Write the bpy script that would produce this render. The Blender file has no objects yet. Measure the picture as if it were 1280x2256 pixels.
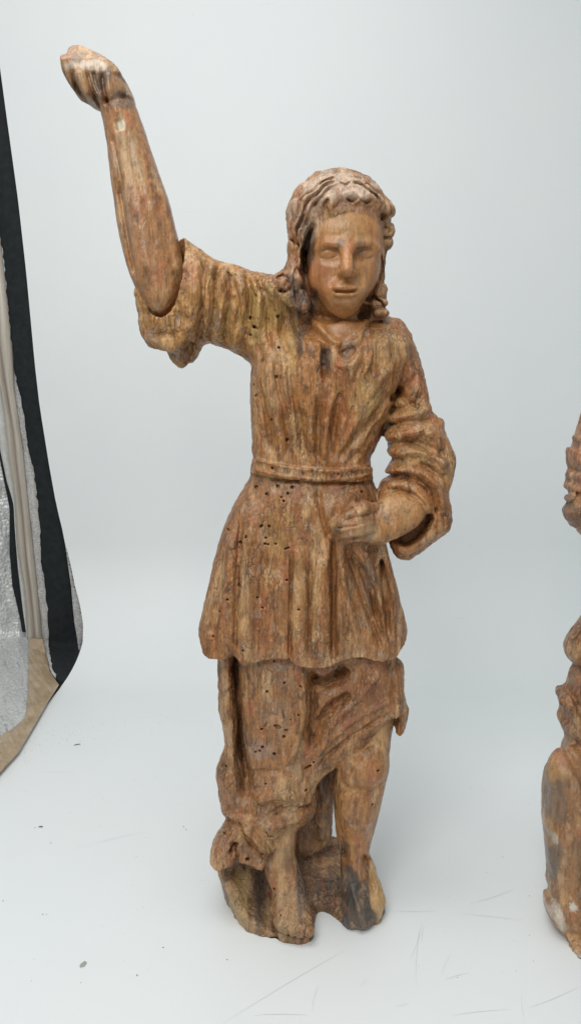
import bpy, math, random
import numpy as np
random.seed(7); rng = np.random.default_rng(7)
F32 = np.float32
S = bpy.context.scene
COL = S.collection

# ------------------------------------------------------------------ camera
D, H, PITCH, FPX = 1.05, 0.75, math.radians(9), 1695.0
cam = bpy.data.cameras.new('camera'); camo = bpy.data.objects.new('camera', cam); COL.objects.link(camo)
camo.location = (0, -D, H); camo.rotation_euler = (math.radians(90) - PITCH, 0, 0)
cam.sensor_fit = 'VERTICAL'; cam.sensor_height = 36; cam.lens = 36 * FPX / 2256; cam.clip_start = .02; cam.clip_end = 60
S.camera = camo

# ------------------------------------------------------------------ light
S.view_settings.view_transform = 'Standard'; S.view_settings.look = 'None'; S.view_settings.exposure = 0; S.view_settings.gamma = 1
W = bpy.data.worlds.new('World'); S.world = W; W.use_nodes = True
bg = W.node_tree.nodes['Background']; bg.inputs[0].default_value = (.90, .975, 1, 1); bg.inputs[1].default_value = .46
def area(name, loc, target, size, power, col=(1, 1, 1)):
    l = bpy.data.lights.new(name, 'AREA'); l.shape = 'RECTANGLE'; l.size, l.size_y = size; l.energy = power; l.color = col
    o = bpy.data.objects.new(name, l); COL.objects.link(o); o.location = loc
    v = np.array(target, float) - np.array(loc, float)
    from mathutils import Vector
    o.rotation_euler = Vector(v).to_track_quat('-Z', 'Y').to_euler(); return o
area('tent_lamp_overhead', (-.30, -.35, 2.3), (-.05, .15, 0), (1.3, 1.1), 18.5, (1, .99, .97))
area('tent_lamp_front', (-.45, -1.5, 1.75), (.05, .3, .6), (.8, .6), 18, (1, .98, .95))

# ------------------------------------------------------------------ pixel -> world helper
ct, st = math.cos(PITCH), math.sin(PITCH)
def at(px, py, Y=None, z=None):
    rx, ru = (px - 640) / FPX, -(py - 1128) / FPX
    dy, dz = ct + ru * st, -st + ru * ct
    t = (Y + D) / dy if Y is not None else (z - H) / dz
    return (rx * t, -D + dy * t, H + dz * t)
U = 0.00062
def P(px, py, d=0.0):
    x, y, z = at(px, py, d * U); return (x / U, z / U, y / U)      # sculpting units: x, height, depth

# ------------------------------------------------------------------ sculpting toolkit (signed distance field on a grid)
def catmull(pts, n=5, closed=True):
    p = np.array(pts, float); m = len(p); out = []
    for i in range(m if closed else m - 1):
        if closed: a, b, c, d = p[(i - 1) % m], p[i], p[(i + 1) % m], p[(i + 2) % m]
        else: a, b, c, d = p[max(i - 1, 0)], p[i], p[i + 1], p[min(i + 2, m - 1)]
        for k in range(n):
            t = k / n
            out.append(.5 * (2 * b + (c - a) * t + (2 * a - 5 * b + 4 * c - d) * t * t + (3 * b - a - 3 * c + d) * t ** 3))
    if not closed: out.append(p[-1])
    return np.array(out)

def prof(v):
    if isinstance(v, (int, float)): return lambda y: np.full(np.shape(y), float(v))
    a = np.array(v, float); return lambda y: np.interp(y, a[:, 0], a[:, 1])

class Sculpt:
    def __init__(s, lo, hi, h):
        s.h = h; s.lo = np.array(lo, float)
        s.ax = [np.arange(lo[i], hi[i] + h, h, dtype=F32) for i in range(3)]
        s.n = [len(a) for a in s.ax]
        s.F = np.full(s.n, 60, F32); s.L = np.zeros(s.n, np.uint8); s.names = []
        s.gain = 1.2; s.relief = np.zeros(s.n[:2], F32); s.cmap = np.zeros(s.n[:2] + [3], F32); s.calpha = np.zeros(s.n[:2], F32)
    def lab(s, name):
        if name not in s.names: s.names.append(name)
        return s.names.index(name)
    def sl(s, lo, hi, pad):
        r = []
        for i in range(3):
            a = max(int((lo[i] - pad - s.lo[i]) / s.h), 0); b = min(int((hi[i] + pad - s.lo[i]) / s.h) + 2, s.n[i])
            r.append(slice(a, max(b, a)))
        return tuple(r)
    def axes(s, sl): return s.ax[0][sl[0]][:, None, None], s.ax[1][sl[1]][None, :, None], s.ax[2][sl[2]][None, None, :]
    def add(s, d, sl, label, k):
        F = s.F[sl]; L = s.L[sl]
        L[d < F] = s.lab(label)
        if k > 0:
            hh = np.maximum(k - np.abs(F - d), 0) / k
            s.F[sl] = np.minimum(F, d) - hh * hh * k * .25
        else: s.F[sl] = np.minimum(F, d)
    def sub(s, d, sl, k=0):
        F = s.F[sl]; d = -d
        if k > 0:
            hh = np.maximum(k - np.abs(F - d), 0) / k
            s.F[sl] = np.maximum(F, d) + hh * hh * k * .25
        else: s.F[sl] = np.maximum(F, d)
    # --- primitives
    def _cone(s, pts, k):
        q = [P(p[0], p[1], p[2]) + (p[3],) for p in pts]
        a = np.array(q); lo = (a[:, :3] - a[:, 3:]).min(0); hi = (a[:, :3] + a[:, 3:]).max(0)
        sl = s.sl(lo, hi, k + 3 * s.h); X, Z, Y = s.axes(sl); d = None
        for u, v in zip(q[:-1], q[1:]):
            bx, bz, by = v[0] - u[0], v[1] - u[1], v[2] - u[2]; bb = max(bx * bx + bz * bz + by * by, 1e-6)
            t = np.clip(((X - u[0]) * bx + (Z - u[1]) * bz + (Y - u[2]) * by) / bb, 0, 1)
            e = np.sqrt((X - u[0] - t * bx) ** 2 + (Z - u[1] - t * bz) ** 2 + (Y - u[2] - t * by) ** 2) - (u[3] + (v[3] - u[3]) * t)
            d = e if d is None else np.minimum(d, e)
        return d.astype(F32), sl
    def cone(s, pts, label, k=10):
        if len(pts) == 1: pts = pts * 2
        d, sl = s._cone(pts, k); s.add(d, sl, label, k)
    def cone_sub(s, pts, k=6):
        if len(pts) == 1: pts = pts * 2
        d, sl = s._cone(pts, k); s.sub(d, sl, k)
    def _ell(s, c, r, k, rot=0):
        c = P(*c); R = max(r); sl = s.sl([v - R for v in c], [v + R for v in c], k + 3 * s.h); X, Z, Y = s.axes(sl)
        x, z, y = X - c[0], Z - c[1], Y - c[2]
        if rot: cr, sr = math.cos(rot), math.sin(rot); x, z = x * cr + z * sr, -x * sr + z * cr
        k0 = np.sqrt((x / r[0]) ** 2 + (z / r[1]) ** 2 + (y / r[2]) ** 2); k1 = np.sqrt((x / r[0] ** 2) ** 2 + (z / r[1] ** 2) ** 2 + (y / r[2] ** 2) ** 2)
        return (k0 * (k0 - 1) / np.maximum(k1, 1e-6)).astype(F32), sl
    def ell(s, c, r, label, k=10, rot=0): d, sl = s._ell(c, r, k, rot); s.add(d, sl, label, k)
    def ell_sub(s, c, r, k=6, rot=0): d, sl = s._ell(c, r, k, rot); s.sub(d, sl, k)
    def polyd(s, q, X, Z):
        X = X[:, None]; Z = Z[None, :]; best = np.full((X.shape[0], Z.shape[1]), 1e9, F32); inside = np.zeros(best.shape, bool)
        for (ax, az), (bx, bz) in zip(q, np.roll(q, -1, 0)):
            ex, ez = bx - ax, bz - az; ll = max(ex * ex + ez * ez, 1e-9)
            t = np.clip(((X - ax) * ex + (Z - az) * ez) / ll, 0, 1)
            best = np.minimum(best, (X - ax - t * ex) ** 2 + (Z - az - t * ez) ** 2)
            if az != bz: inside ^= ((az > Z) != (bz > Z)) & (X < ex * (Z - az) / ez + ax)
        e = np.sqrt(best); e[inside] *= -1; return e.astype(F32)
    def _puff(s, pts, cd, B, R, k, grow=0, smooth=5):
        cf, bf = prof(cd), prof(B)
        if smooth: pts = catmull(pts, smooth)
        pts = np.array(pts, float); cpt = cf(pts[:, 1])
        q = np.array([P(x, y, c) for (x, y), c in zip(pts, cpt)])
        ys = np.linspace(pts[:, 1].min() - 10, pts[:, 1].max() + 10, 60)
        zz = np.array([P(700, y, c)[1] for y, c in zip(ys, cf(ys))]); o = np.argsort(zz)
        bmax = bf(ys).max() + grow
        sl = s.sl((q[:, 0].min(), q[:, 1].min(), cpt.min() - bmax), (q[:, 0].max(), q[:, 1].max(), cpt.max() + bmax), k + grow + 3 * s.h)
        X, Z, Y = s.axes(sl); e = s.polyd(q[:, :2], X[:, 0, 0], Z[0, :, 0])[:, :, None] - grow
        c = np.interp(Z, zz[o], cf(ys)[o]).astype(F32); b = (np.interp(Z, zz[o], bf(ys)[o]) + grow).astype(F32)
        sc = np.minimum(b / R, 1); dd = np.abs(Y - c) / np.maximum(sc, .05) - np.maximum(b - R, 0)
        m = np.maximum(e + R, 0)
        return (np.sqrt(m * m + np.maximum(dd, 0) ** 2) - R + np.minimum(np.maximum(e + R, dd), 0)).astype(F32), sl, e
    def puff(s, pts, cd, B, R, label, k=10, clip=None, smooth=5):
        d, sl, _ = s._puff(pts, cd, B, R, k, smooth=smooth)
        if clip is not None:
            q = np.array([P(x, y, c) for x, y, c in clip]); X, Z, Y = s.axes(sl)
            e = s.polyd(q[:, :2], X[:, 0, 0], Z[0, :, 0])[:, :, None]; d = np.maximum(d, e)
        s.add(d, sl, label, k)
    def puff_sub(s, pts, cd, B, R, k=4, grow=0): d, sl, _ = s._puff(pts, cd, B, R, k, grow); s.sub(d, sl, k)
    # --- brushes on the front surface
    def brush(s, pts, w, d, fall=1.0, n=6):
        q = np.array([P(x, y, d)[:2] for x, y in (catmull(pts, n, False) if len(pts) > 2 else pts)])
        pad = 3 * w; sl = s.sl((q[:, 0].min(), q[:, 1].min(), 0), (q[:, 0].max(), q[:, 1].max(), 0), pad)[:2]
        X = s.ax[0][sl[0]][:, None]; Z = s.ax[1][sl[1]][None, :]; best = np.full((X.shape[0], Z.shape[1]), 1e9, F32); tt = np.zeros_like(best)
        m = len(q) - 1
        for i, ((ax, az), (bx, bz)) in enumerate(zip(q[:-1], q[1:])):
            ex, ez = bx - ax, bz - az; ll = max(ex * ex + ez * ez, 1e-9)
            t = np.clip(((X - ax) * ex + (Z - az) * ez) / ll, 0, 1); e = (X - ax - t * ex) ** 2 + (Z - az - t * ez) ** 2
            b = e < best; best = np.where(b, e, best); tt = np.where(b, (i + t) / m, tt)
        return np.exp(-best / (w * w)), tt, sl
    def stroke(s, pts, w, h, d=-80, taper=True):
        h *= s.gain
        g, t, sl = s.brush(pts, w, d)
        if taper: g = g * np.clip(np.minimum(t, 1 - t) * 5 + .25, 0, 1)
        s.relief[sl] += (h * g).astype(F32)
    def stain(s, x, y, rx, ry, col, a=.8, d=-80, rot=0):
        c = P(x, y, d); R = max(rx, ry); sl = s.sl((c[0] - R, c[1] - R, 0), (c[0] + R, c[1] + R, 0), R)[:2]
        X = s.ax[0][sl[0]][:, None] - c[0]; Z = s.ax[1][sl[1]][None, :] - c[1]
        cr, sr = math.cos(rot), math.sin(rot); u, v = X * cr + Z * sr, -X * sr + Z * cr
        q = np.sqrt((u / rx) ** 2 + (v / ry) ** 2)
        n = vnoise(np.stack([(X + 0 * Z).ravel(), (Z + 0 * X).ravel(), np.zeros(X.size * Z.size)], 1) + c[0], (12, 30, 12), 5).reshape(q.shape)
        m = np.clip((1.15 + n * .9 - q) * 2.2, 0, 1) * a
        A = s.calpha[sl]; o = 1 - (1 - A) * (1 - m)
        s.cmap[sl] = (s.cmap[sl] * (A * (1 - m))[..., None] + np.array(col) * m[..., None]) / np.maximum(o, 1e-5)[..., None]; s.calpha[sl] = o
    def apply_relief(s):
        y = s.ax[2]; w = np.clip((35 - y) / 70, 0, 1); s.F -= s.relief[:, :, None] * (w * w * (3 - 2 * w))[None, None, :]
    def hole(s, x, y, r, depth=14, d=-80, pts=None):
        q = [P(*(p + (d,)))[:2] for p in (pts or [(x, y), (x, y)])]; a = np.array(q)
        sl = s.sl((a[:, 0].min() - r, a[:, 1].min() - r, s.ax[2][0]), (a[:, 0].max() + r, a[:, 1].max() + r, 0), 2 * s.h)
        X, Z, Y = s.axes(sl); best = None
        for u, v in zip(q[:-1], q[1:]):
            ex, ez = v[0] - u[0], v[1] - u[1]; t = np.clip(((X - u[0]) * ex + (Z - u[1]) * ez) / max(ex * ex + ez * ez, 1e-6), 0, 1)
            e = np.sqrt((X - u[0] - t * ex) ** 2 + (Z - u[1] - t * ez) ** 2) - r; best = e if best is None else np.minimum(best, e)
        F = s.F[sl]; first = (np.cumsum(F < 0, axis=2) * s.h < depth)                  # only the outermost wall is pierced
        c = np.maximum(best + 0 * F, np.where(first, -s.h, s.h)); s.F[sl] = np.maximum(F, -c)
    # --- surface nets
    def mesh(s):
        F = s.F; h = s.h; neg = F < 0
        n0, n1, n2 = s.n
        c = np.zeros((n0 - 1, n1 - 1, n2 - 1), np.uint8)
        for i in (0, 1):
            for j in (0, 1):
                for k in (0, 1): c += neg[i:n0 - 1 + i, j:n1 - 1 + j, k:n2 - 1 + k]
        act = np.argwhere((c > 0) & (c < 8)); idx = np.full(c.shape, -1, np.int32); idx[tuple(act.T)] = np.arange(len(act)); del c
        corners = np.array([(i, j, k) for i in (0, 1) for j in (0, 1) for k in (0, 1)])
        val = np.stack([F[act[:, 0] + a, act[:, 1] + b, act[:, 2] + e] for a, b, e in corners], 1)
        acc = np.zeros((len(act), 3)); cnt = np.zeros(len(act))
        for i in range(8):
            for j in range(i + 1, 8):
                if np.abs(corners[i] - corners[j]).sum() != 1: continue
                m = (val[:, i] < 0) != (val[:, j] < 0); t = val[m, i] / (val[m, i] - val[m, j])
                acc[m] += corners[i] + t[:, None] * (corners[j] - corners[i]); cnt[m] += 1
        V = (act + acc / cnt[:, None]) * h + s.lo
        lab = s.L[tuple(np.minimum(act + 1, np.array(s.n) - 1).T)]
        lab0 = s.L[tuple(act.T)]; inside0 = neg[tuple(act.T)]; lab = np.where(inside0, lab0, lab)
        quads = []
        for axis in range(3):
            a = [slice(None)] * 3; b = [slice(None)] * 3; a[axis] = slice(0, -1); b[axis] = slice(1, None)
            e = np.argwhere(neg[tuple(a)] != neg[tuple(b)]); o1, o2 = [(1, 2), (2, 0), (0, 1)][axis]
            e = e[(e[:, o1] > 0) & (e[:, o2] > 0) & (e[:, o1] < s.n[o1] - 1) & (e[:, o2] < s.n[o2] - 1)]
            d1 = np.zeros(3, int); d1[o1] = 1; d2 = np.zeros(3, int); d2[o2] = 1
            q = np.stack([idx[tuple(x.T)] for x in (e - d1 - d2, e - d2, e, e - d1)], 1)
            fl = ~neg[tuple(e.T)]; q[fl] = q[fl][:, ::-1]; quads.append(q)
        Q = np.concatenate(quads); Q = Q[(Q >= 0).all(1)]
        return V, Q, lab

_lat = {}
def vnoise(p, sc, seed):
    if seed not in _lat: _lat[seed] = np.random.default_rng(seed).random((32, 32, 32)) * 2 - 1
    T = _lat[seed]; q = np.asarray(p) / np.array(sc) + seed * 3.7; i = np.floor(q).astype(int); f = q - i; f = f * f * (3 - 2 * f); o = 0
    for a in (0, 1):
        for b in (0, 1):
            for c in (0, 1):
                w = (f[:, 0] if a else 1 - f[:, 0]) * (f[:, 1] if b else 1 - f[:, 1]) * (f[:, 2] if c else 1 - f[:, 2])
                o = o + w * T[(i[:, 0] + a) & 31, (i[:, 1] + b) & 31, (i[:, 2] + c) & 31]
    return o
def fbm(p, sc, seed, n=3):
    o = 0; sc = np.array(sc, float)
    for k in range(n): o = o + vnoise(p, sc / 2 ** k, seed + k) / 2 ** k
    return o
def vnormals(V, Q):
    n = np.cross(V[Q[:, 2]] - V[Q[:, 0]], V[Q[:, 3]] - V[Q[:, 1]]); o = np.zeros_like(V)
    for k in range(4):
        for c in range(3): o[:, c] += np.bincount(Q[:, k], n[:, c], len(V))
    return o / np.maximum(np.linalg.norm(o, axis=1), 1e-9)[:, None]

# ------------------------------------------------------------------ materials
def mat(name):
    m = bpy.data.materials.new(name); m.use_nodes = True; nt = m.node_tree; return m, nt, nt.nodes['Principled BSDF']
def N(nt, t, **kw):
    n = nt.nodes.new(t)
    for k, v in kw.items():
        if k.startswith('i_'): n.inputs[int(k[2:]) if k[2:].isdigit() else k[2:].replace('_', ' ')].default_value = v
        else: setattr(n, k, v)
    return n
def ramp(nt, fac, stops):
    r = N(nt, 'ShaderNodeValToRGB'); nt.links.new(fac, r.inputs[0]); e = r.color_ramp.elements
    while len(e) < len(stops): e.new(.5)
    for x, (p, c) in zip(e, stops): x.position = p; x.color = (c, c, c, 1) if isinstance(c, (int, float)) else tuple(c) + (1,)
    return r.outputs[0]
def mix(nt, f, a, b, mode='MIX'):
    m = N(nt, 'ShaderNodeMix', data_type='RGBA', blend_type=mode)
    for s, v in ((0, f), (6, a), (7, b)):
        if hasattr(v, 'node'): nt.links.new(v, m.inputs[s])
        else: m.inputs[s].default_value = v if isinstance(v, (int, float)) else tuple(v) + (1,)
    return m.outputs[2]
def noise(nt, vec, scale, detail=4, rough=.55, vscale=None, dist=0):
    if vscale:
        mp = N(nt, 'ShaderNodeMapping'); mp.inputs['Scale'].default_value = vscale; nt.links.new(vec, mp.inputs[0]); vec = mp.outputs[0]
    n = N(nt, 'ShaderNodeTexNoise', i_Scale=scale, i_Detail=detail, i_Roughness=rough, i_Distortion=dist); nt.links.new(vec, n.inputs['Vector']); return n.outputs[0]

def wood_material():
    m, nt, b = mat('carved_wood'); L = nt.links
    tc = N(nt, 'ShaderNodeTexCoord').outputs['Object']; an = N(nt, 'ShaderNodeAttribute', attribute_name='Col'); at_ = an.outputs['Color']; wear = an.outputs['Alpha']
    gf = N(nt, 'ShaderNodeMapRange'); L.new(wear, gf.inputs[0]); gf.inputs[3].default_value = .3; gf.inputs[4].default_value = 1; gw = gf.outputs[0]
    grain = noise(nt, tc, 420, 4, .7, (1, 1, .06), .3)
    mott = noise(nt, tc, 75, 6, .7, (1, 1, .4))
    fine = noise(nt, tc, 520, 3, .65, (1, 1, .5))
    c = mix(nt, gw, at_, ramp(nt, grain, [(.30, .60), (.5, 1.02), (.70, 1.36)]), 'MULTIPLY')
    c = mix(nt, 1.0, c, ramp(nt, mott, [(.3, .70), (.5, 1.0), (.72, 1.26)]), 'MULTIPLY')
    c = mix(nt, gw, c, ramp(nt, fine, [(.3, .72), (.52, 1.0), (.72, 1.24)]), 'MULTIPLY')
    # worn gesso specks and small dark pits
    sp = noise(nt, tc, 210, 2, .5, (1, 1, .7)); c = mix(nt, mix(nt, 1.0, ramp(nt, sp, [(.68, 0), (.72, .5)]), wear, 'MULTIPLY'), c, (.56, .42, .28))
    pt = noise(nt, tc, 170, 3, .5, (1, 1, .45), .6); c = mix(nt, mix(nt, 1.0, ramp(nt, pt, [(.29, .8), (.35, 0)]), wear, 'MULTIPLY'), c, (.055, .033, .022))
    # hair cracks of the old paint, running with the grain
    w = noise(nt, tc, 30, 3, .6); mp = N(nt, 'ShaderNodeMapping'); mp.inputs['Scale'].default_value = (1, 1, .28); L.new(tc, mp.inputs[0])
    ad = N(nt, 'ShaderNodeVectorMath', operation='MULTIPLY_ADD'); cmb = N(nt, 'ShaderNodeCombineXYZ'); L.new(w, cmb.inputs[0]); L.new(w, cmb.inputs[2])
    L.new(cmb.outputs[0], ad.inputs[0]); ad.inputs[1].default_value = (.03, .03, .03); L.new(mp.outputs[0], ad.inputs[2])
    vo = N(nt, 'ShaderNodeTexVoronoi', feature='DISTANCE_TO_EDGE', i_Scale=85); L.new(ad.outputs[0], vo.inputs['Vector'])
    gate = ramp(nt, noise(nt, tc, 18, 3), [(.52, 0), (.62, 1)])
    cr = ramp(nt, vo.outputs['Distance'], [(.015, 1), (.06, 0)]); crm = mix(nt, 1.0, mix(nt, 1.0, cr, gate, 'MULTIPLY'), wear, 'MULTIPLY')
    c = mix(nt, mix(nt, 1.0, crm, (.55, .55, .55), 'MULTIPLY'), c, (.07, .04, .025))
    L.new(c, b.inputs['Base Color'])
    L.new(ramp(nt, mott, [(.3, .20), (.7, .38)]), b.inputs['Roughness']); b.inputs['Specular IOR Level'].default_value = .5
    hs = mix(nt, 1.0, mix(nt, .5, grain, mix(nt, .4, fine, pt)), mix(nt, 1.0, crm, (.4, .4, .4), 'MULTIPLY'), 'SUBTRACT')
    bs = N(nt, 'ShaderNodeMath', operation='MULTIPLY'); L.new(gw, bs.inputs[0]); bs.inputs[1].default_value = .75
    bp = N(nt, 'ShaderNodeBump', i_Distance=.0032); L.new(bs.outputs[0], bp.inputs['Strength']); L.new(hs, bp.inputs['Height']); L.new(bp.outputs[0], b.inputs['Normal'])
    return m
WOOD = wood_material()

# ------------------------------------------------------------------ statue finishing: colour the vertices, roughen, split into parts
BROWN, GOLD, RED, DARK, PALE, GREY = (.37, .185, .088), (.56, .345, .165), (.36, .12, .05), (.06, .036, .026), (.52, .37, .25), (.17, .13, .105)
def finish(s, root, seed, tints, labels, flat=()):
    made = {}
    V, Q, lab = s.mesh()
    if np.einsum("ij,ij->", V[Q[:, 0]], np.cross(V[Q[:, 1]] - V[Q[:, 0]], V[Q[:, 2]] - V[Q[:, 0]])) < 0: Q = Q[:, ::-1]
    ed = np.concatenate([Q[:, [0, 1]], Q[:, [1, 2]]]); lab = lab.astype(int)
    for _ in range(2):
        comp = np.arange(len(V)); same = ed[lab[ed[:, 0]] == lab[ed[:, 1]]]
        for _ in range(60):
            m = np.minimum(comp[same[:, 0]], comp[same[:, 1]]); c0 = comp.copy()
            np.minimum.at(comp, comp[same[:, 0]], m); np.minimum.at(comp, comp[same[:, 1]], m); np.minimum.at(comp, same[:, 0], m); np.minimum.at(comp, same[:, 1], m)
            comp = comp[comp]
            if (comp == c0).all(): break
        small = np.bincount(comp, minlength=len(V))[comp] < 900
        for _ in range(60):
            if not small.any(): break
            for i, j in ((0, 1), (1, 0)):
                f = small[ed[:, i]] & ~small[ed[:, j]]; lab[ed[f, i]] = lab[ed[f, j]]; small[ed[f, i]] = False
    n = vnormals(V, Q)
    rough = np.array([.2 if x == 'head' else .4 if x in flat else .6 if x == 'skirt' else .8 if x == 'bodice' else 1.0 for x in s.names])[lab]
    disp = 1.5 * fbm(V, (24, 50, 24), seed, 3) + 1.3 * np.minimum(fbm(V, (7, 90, 7), seed + 4, 2) + .1, .2) + 1.4 * fbm(V, (10, 13, 10), seed + 7, 4)
    V = V + n * (disp * rough)[:, None]
    V[:, 1] = np.maximum(V[:, 1], 0)
    n = vnormals(V, Q)
    base = np.array([tints.get(x, BROWN) for x in s.names])[lab] * np.array([1.14, .965, .785])
    calm = np.array([.35 if x == 'head' else 1.0 for x in s.names])[lab]
    for col, sc, sd, off, gain, top in ((GOLD, (26, 80, 26), 11, .10, 1.5, .6), (RED, (26, 70, 26), 16, .38, 1.5, .55), (DARK, (14, 40, 14), 21, .50, 1.7, .5), ((.17, .085, .04), (18, 34, 18), 41, .32, 1.3, .5), (PALE, (16, 30, 16), 26, .55, 1.6, .35), (PALE, (4, 10, 4), 31, .62, 2.4, .35), (DARK, (4, 20, 4), 36, .68, 2.4, .45)):
        g = (np.clip((fbm(V, sc, seed + sd, 4) - off) * gain, 0, top) * calm)[:, None]; base = base * (1 - g) + np.array(col) * g
    ix = np.clip(((V[:, 0] - s.lo[0]) / s.h).round().astype(int), 0, s.n[0] - 1); iz = np.clip(((V[:, 1] - s.lo[1]) / s.h).round().astype(int), 0, s.n[1] - 1)
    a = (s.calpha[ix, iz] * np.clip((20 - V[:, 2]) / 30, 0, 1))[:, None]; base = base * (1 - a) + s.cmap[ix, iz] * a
    alpha = np.array([.3 if x == 'head' else .45 if x in flat else 1.0 for x in s.names])[lab][:, None]
    rl = np.array(root.location); Wd = np.stack([V[:, 0], V[:, 2], V[:, 1]], 1) * U - rl; Nw = np.stack([n[:, 0], n[:, 2], n[:, 1]], 1)
    ql = np.sort(lab[Q], 1)[:, 1]; Q = Q[:, ::-1]
    for i, nm in enumerate(s.names):
        q = Q[ql == i]
        if len(q) == 0: continue
        u, inv = np.unique(q, return_inverse=True); inv = inv.reshape(q.shape)
        me = bpy.data.meshes.new(nm.split('#')[0]); me.vertices.add(len(u)); me.vertices.foreach_set('co', Wd[u].astype(F32).ravel())
        me.loops.add(q.size); me.loops.foreach_set('vertex_index', inv.ravel().astype(np.int32))
        me.polygons.add(len(q)); me.polygons.foreach_set('loop_start', np.arange(0, q.size, 4, dtype=np.int32)); me.polygons.foreach_set('loop_total', np.full(len(q), 4, np.int32))
        me.polygons.foreach_set('use_smooth', np.ones(len(q), bool))
        me.update(calc_edges=True); me.validate()
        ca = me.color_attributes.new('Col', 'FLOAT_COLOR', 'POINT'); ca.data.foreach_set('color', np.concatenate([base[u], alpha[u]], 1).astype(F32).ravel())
        me.normals_split_custom_set_from_vertices(Nw[u].astype(F32)); me.materials.append(WOOD)
        o = bpy.data.objects.new(nm.split('#')[0], me); COL.objects.link(o); made[nm] = o; o.parent = root
        if nm in labels: o['label'] = labels[nm]
    nest(made)

def nest(made):
    for kid, top in (('hair', 'head'), ('belt', 'bodice'), ('hand', 'forearm'), ('hand#b', 'forearm#b'), ('foot', 'leg'), ('foot#b', 'leg#b')):
        if kid in made and top in made: made[kid].parent = made[top]

def empty(name, label, cat, loc, group=None):
    o = bpy.data.objects.new(name, None); COL.objects.link(o); o.location = loc; o['label'] = label; o['category'] = cat; o.empty_display_size = .05
    if group: o['group'] = group
    return o
VOX = 1.9
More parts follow.
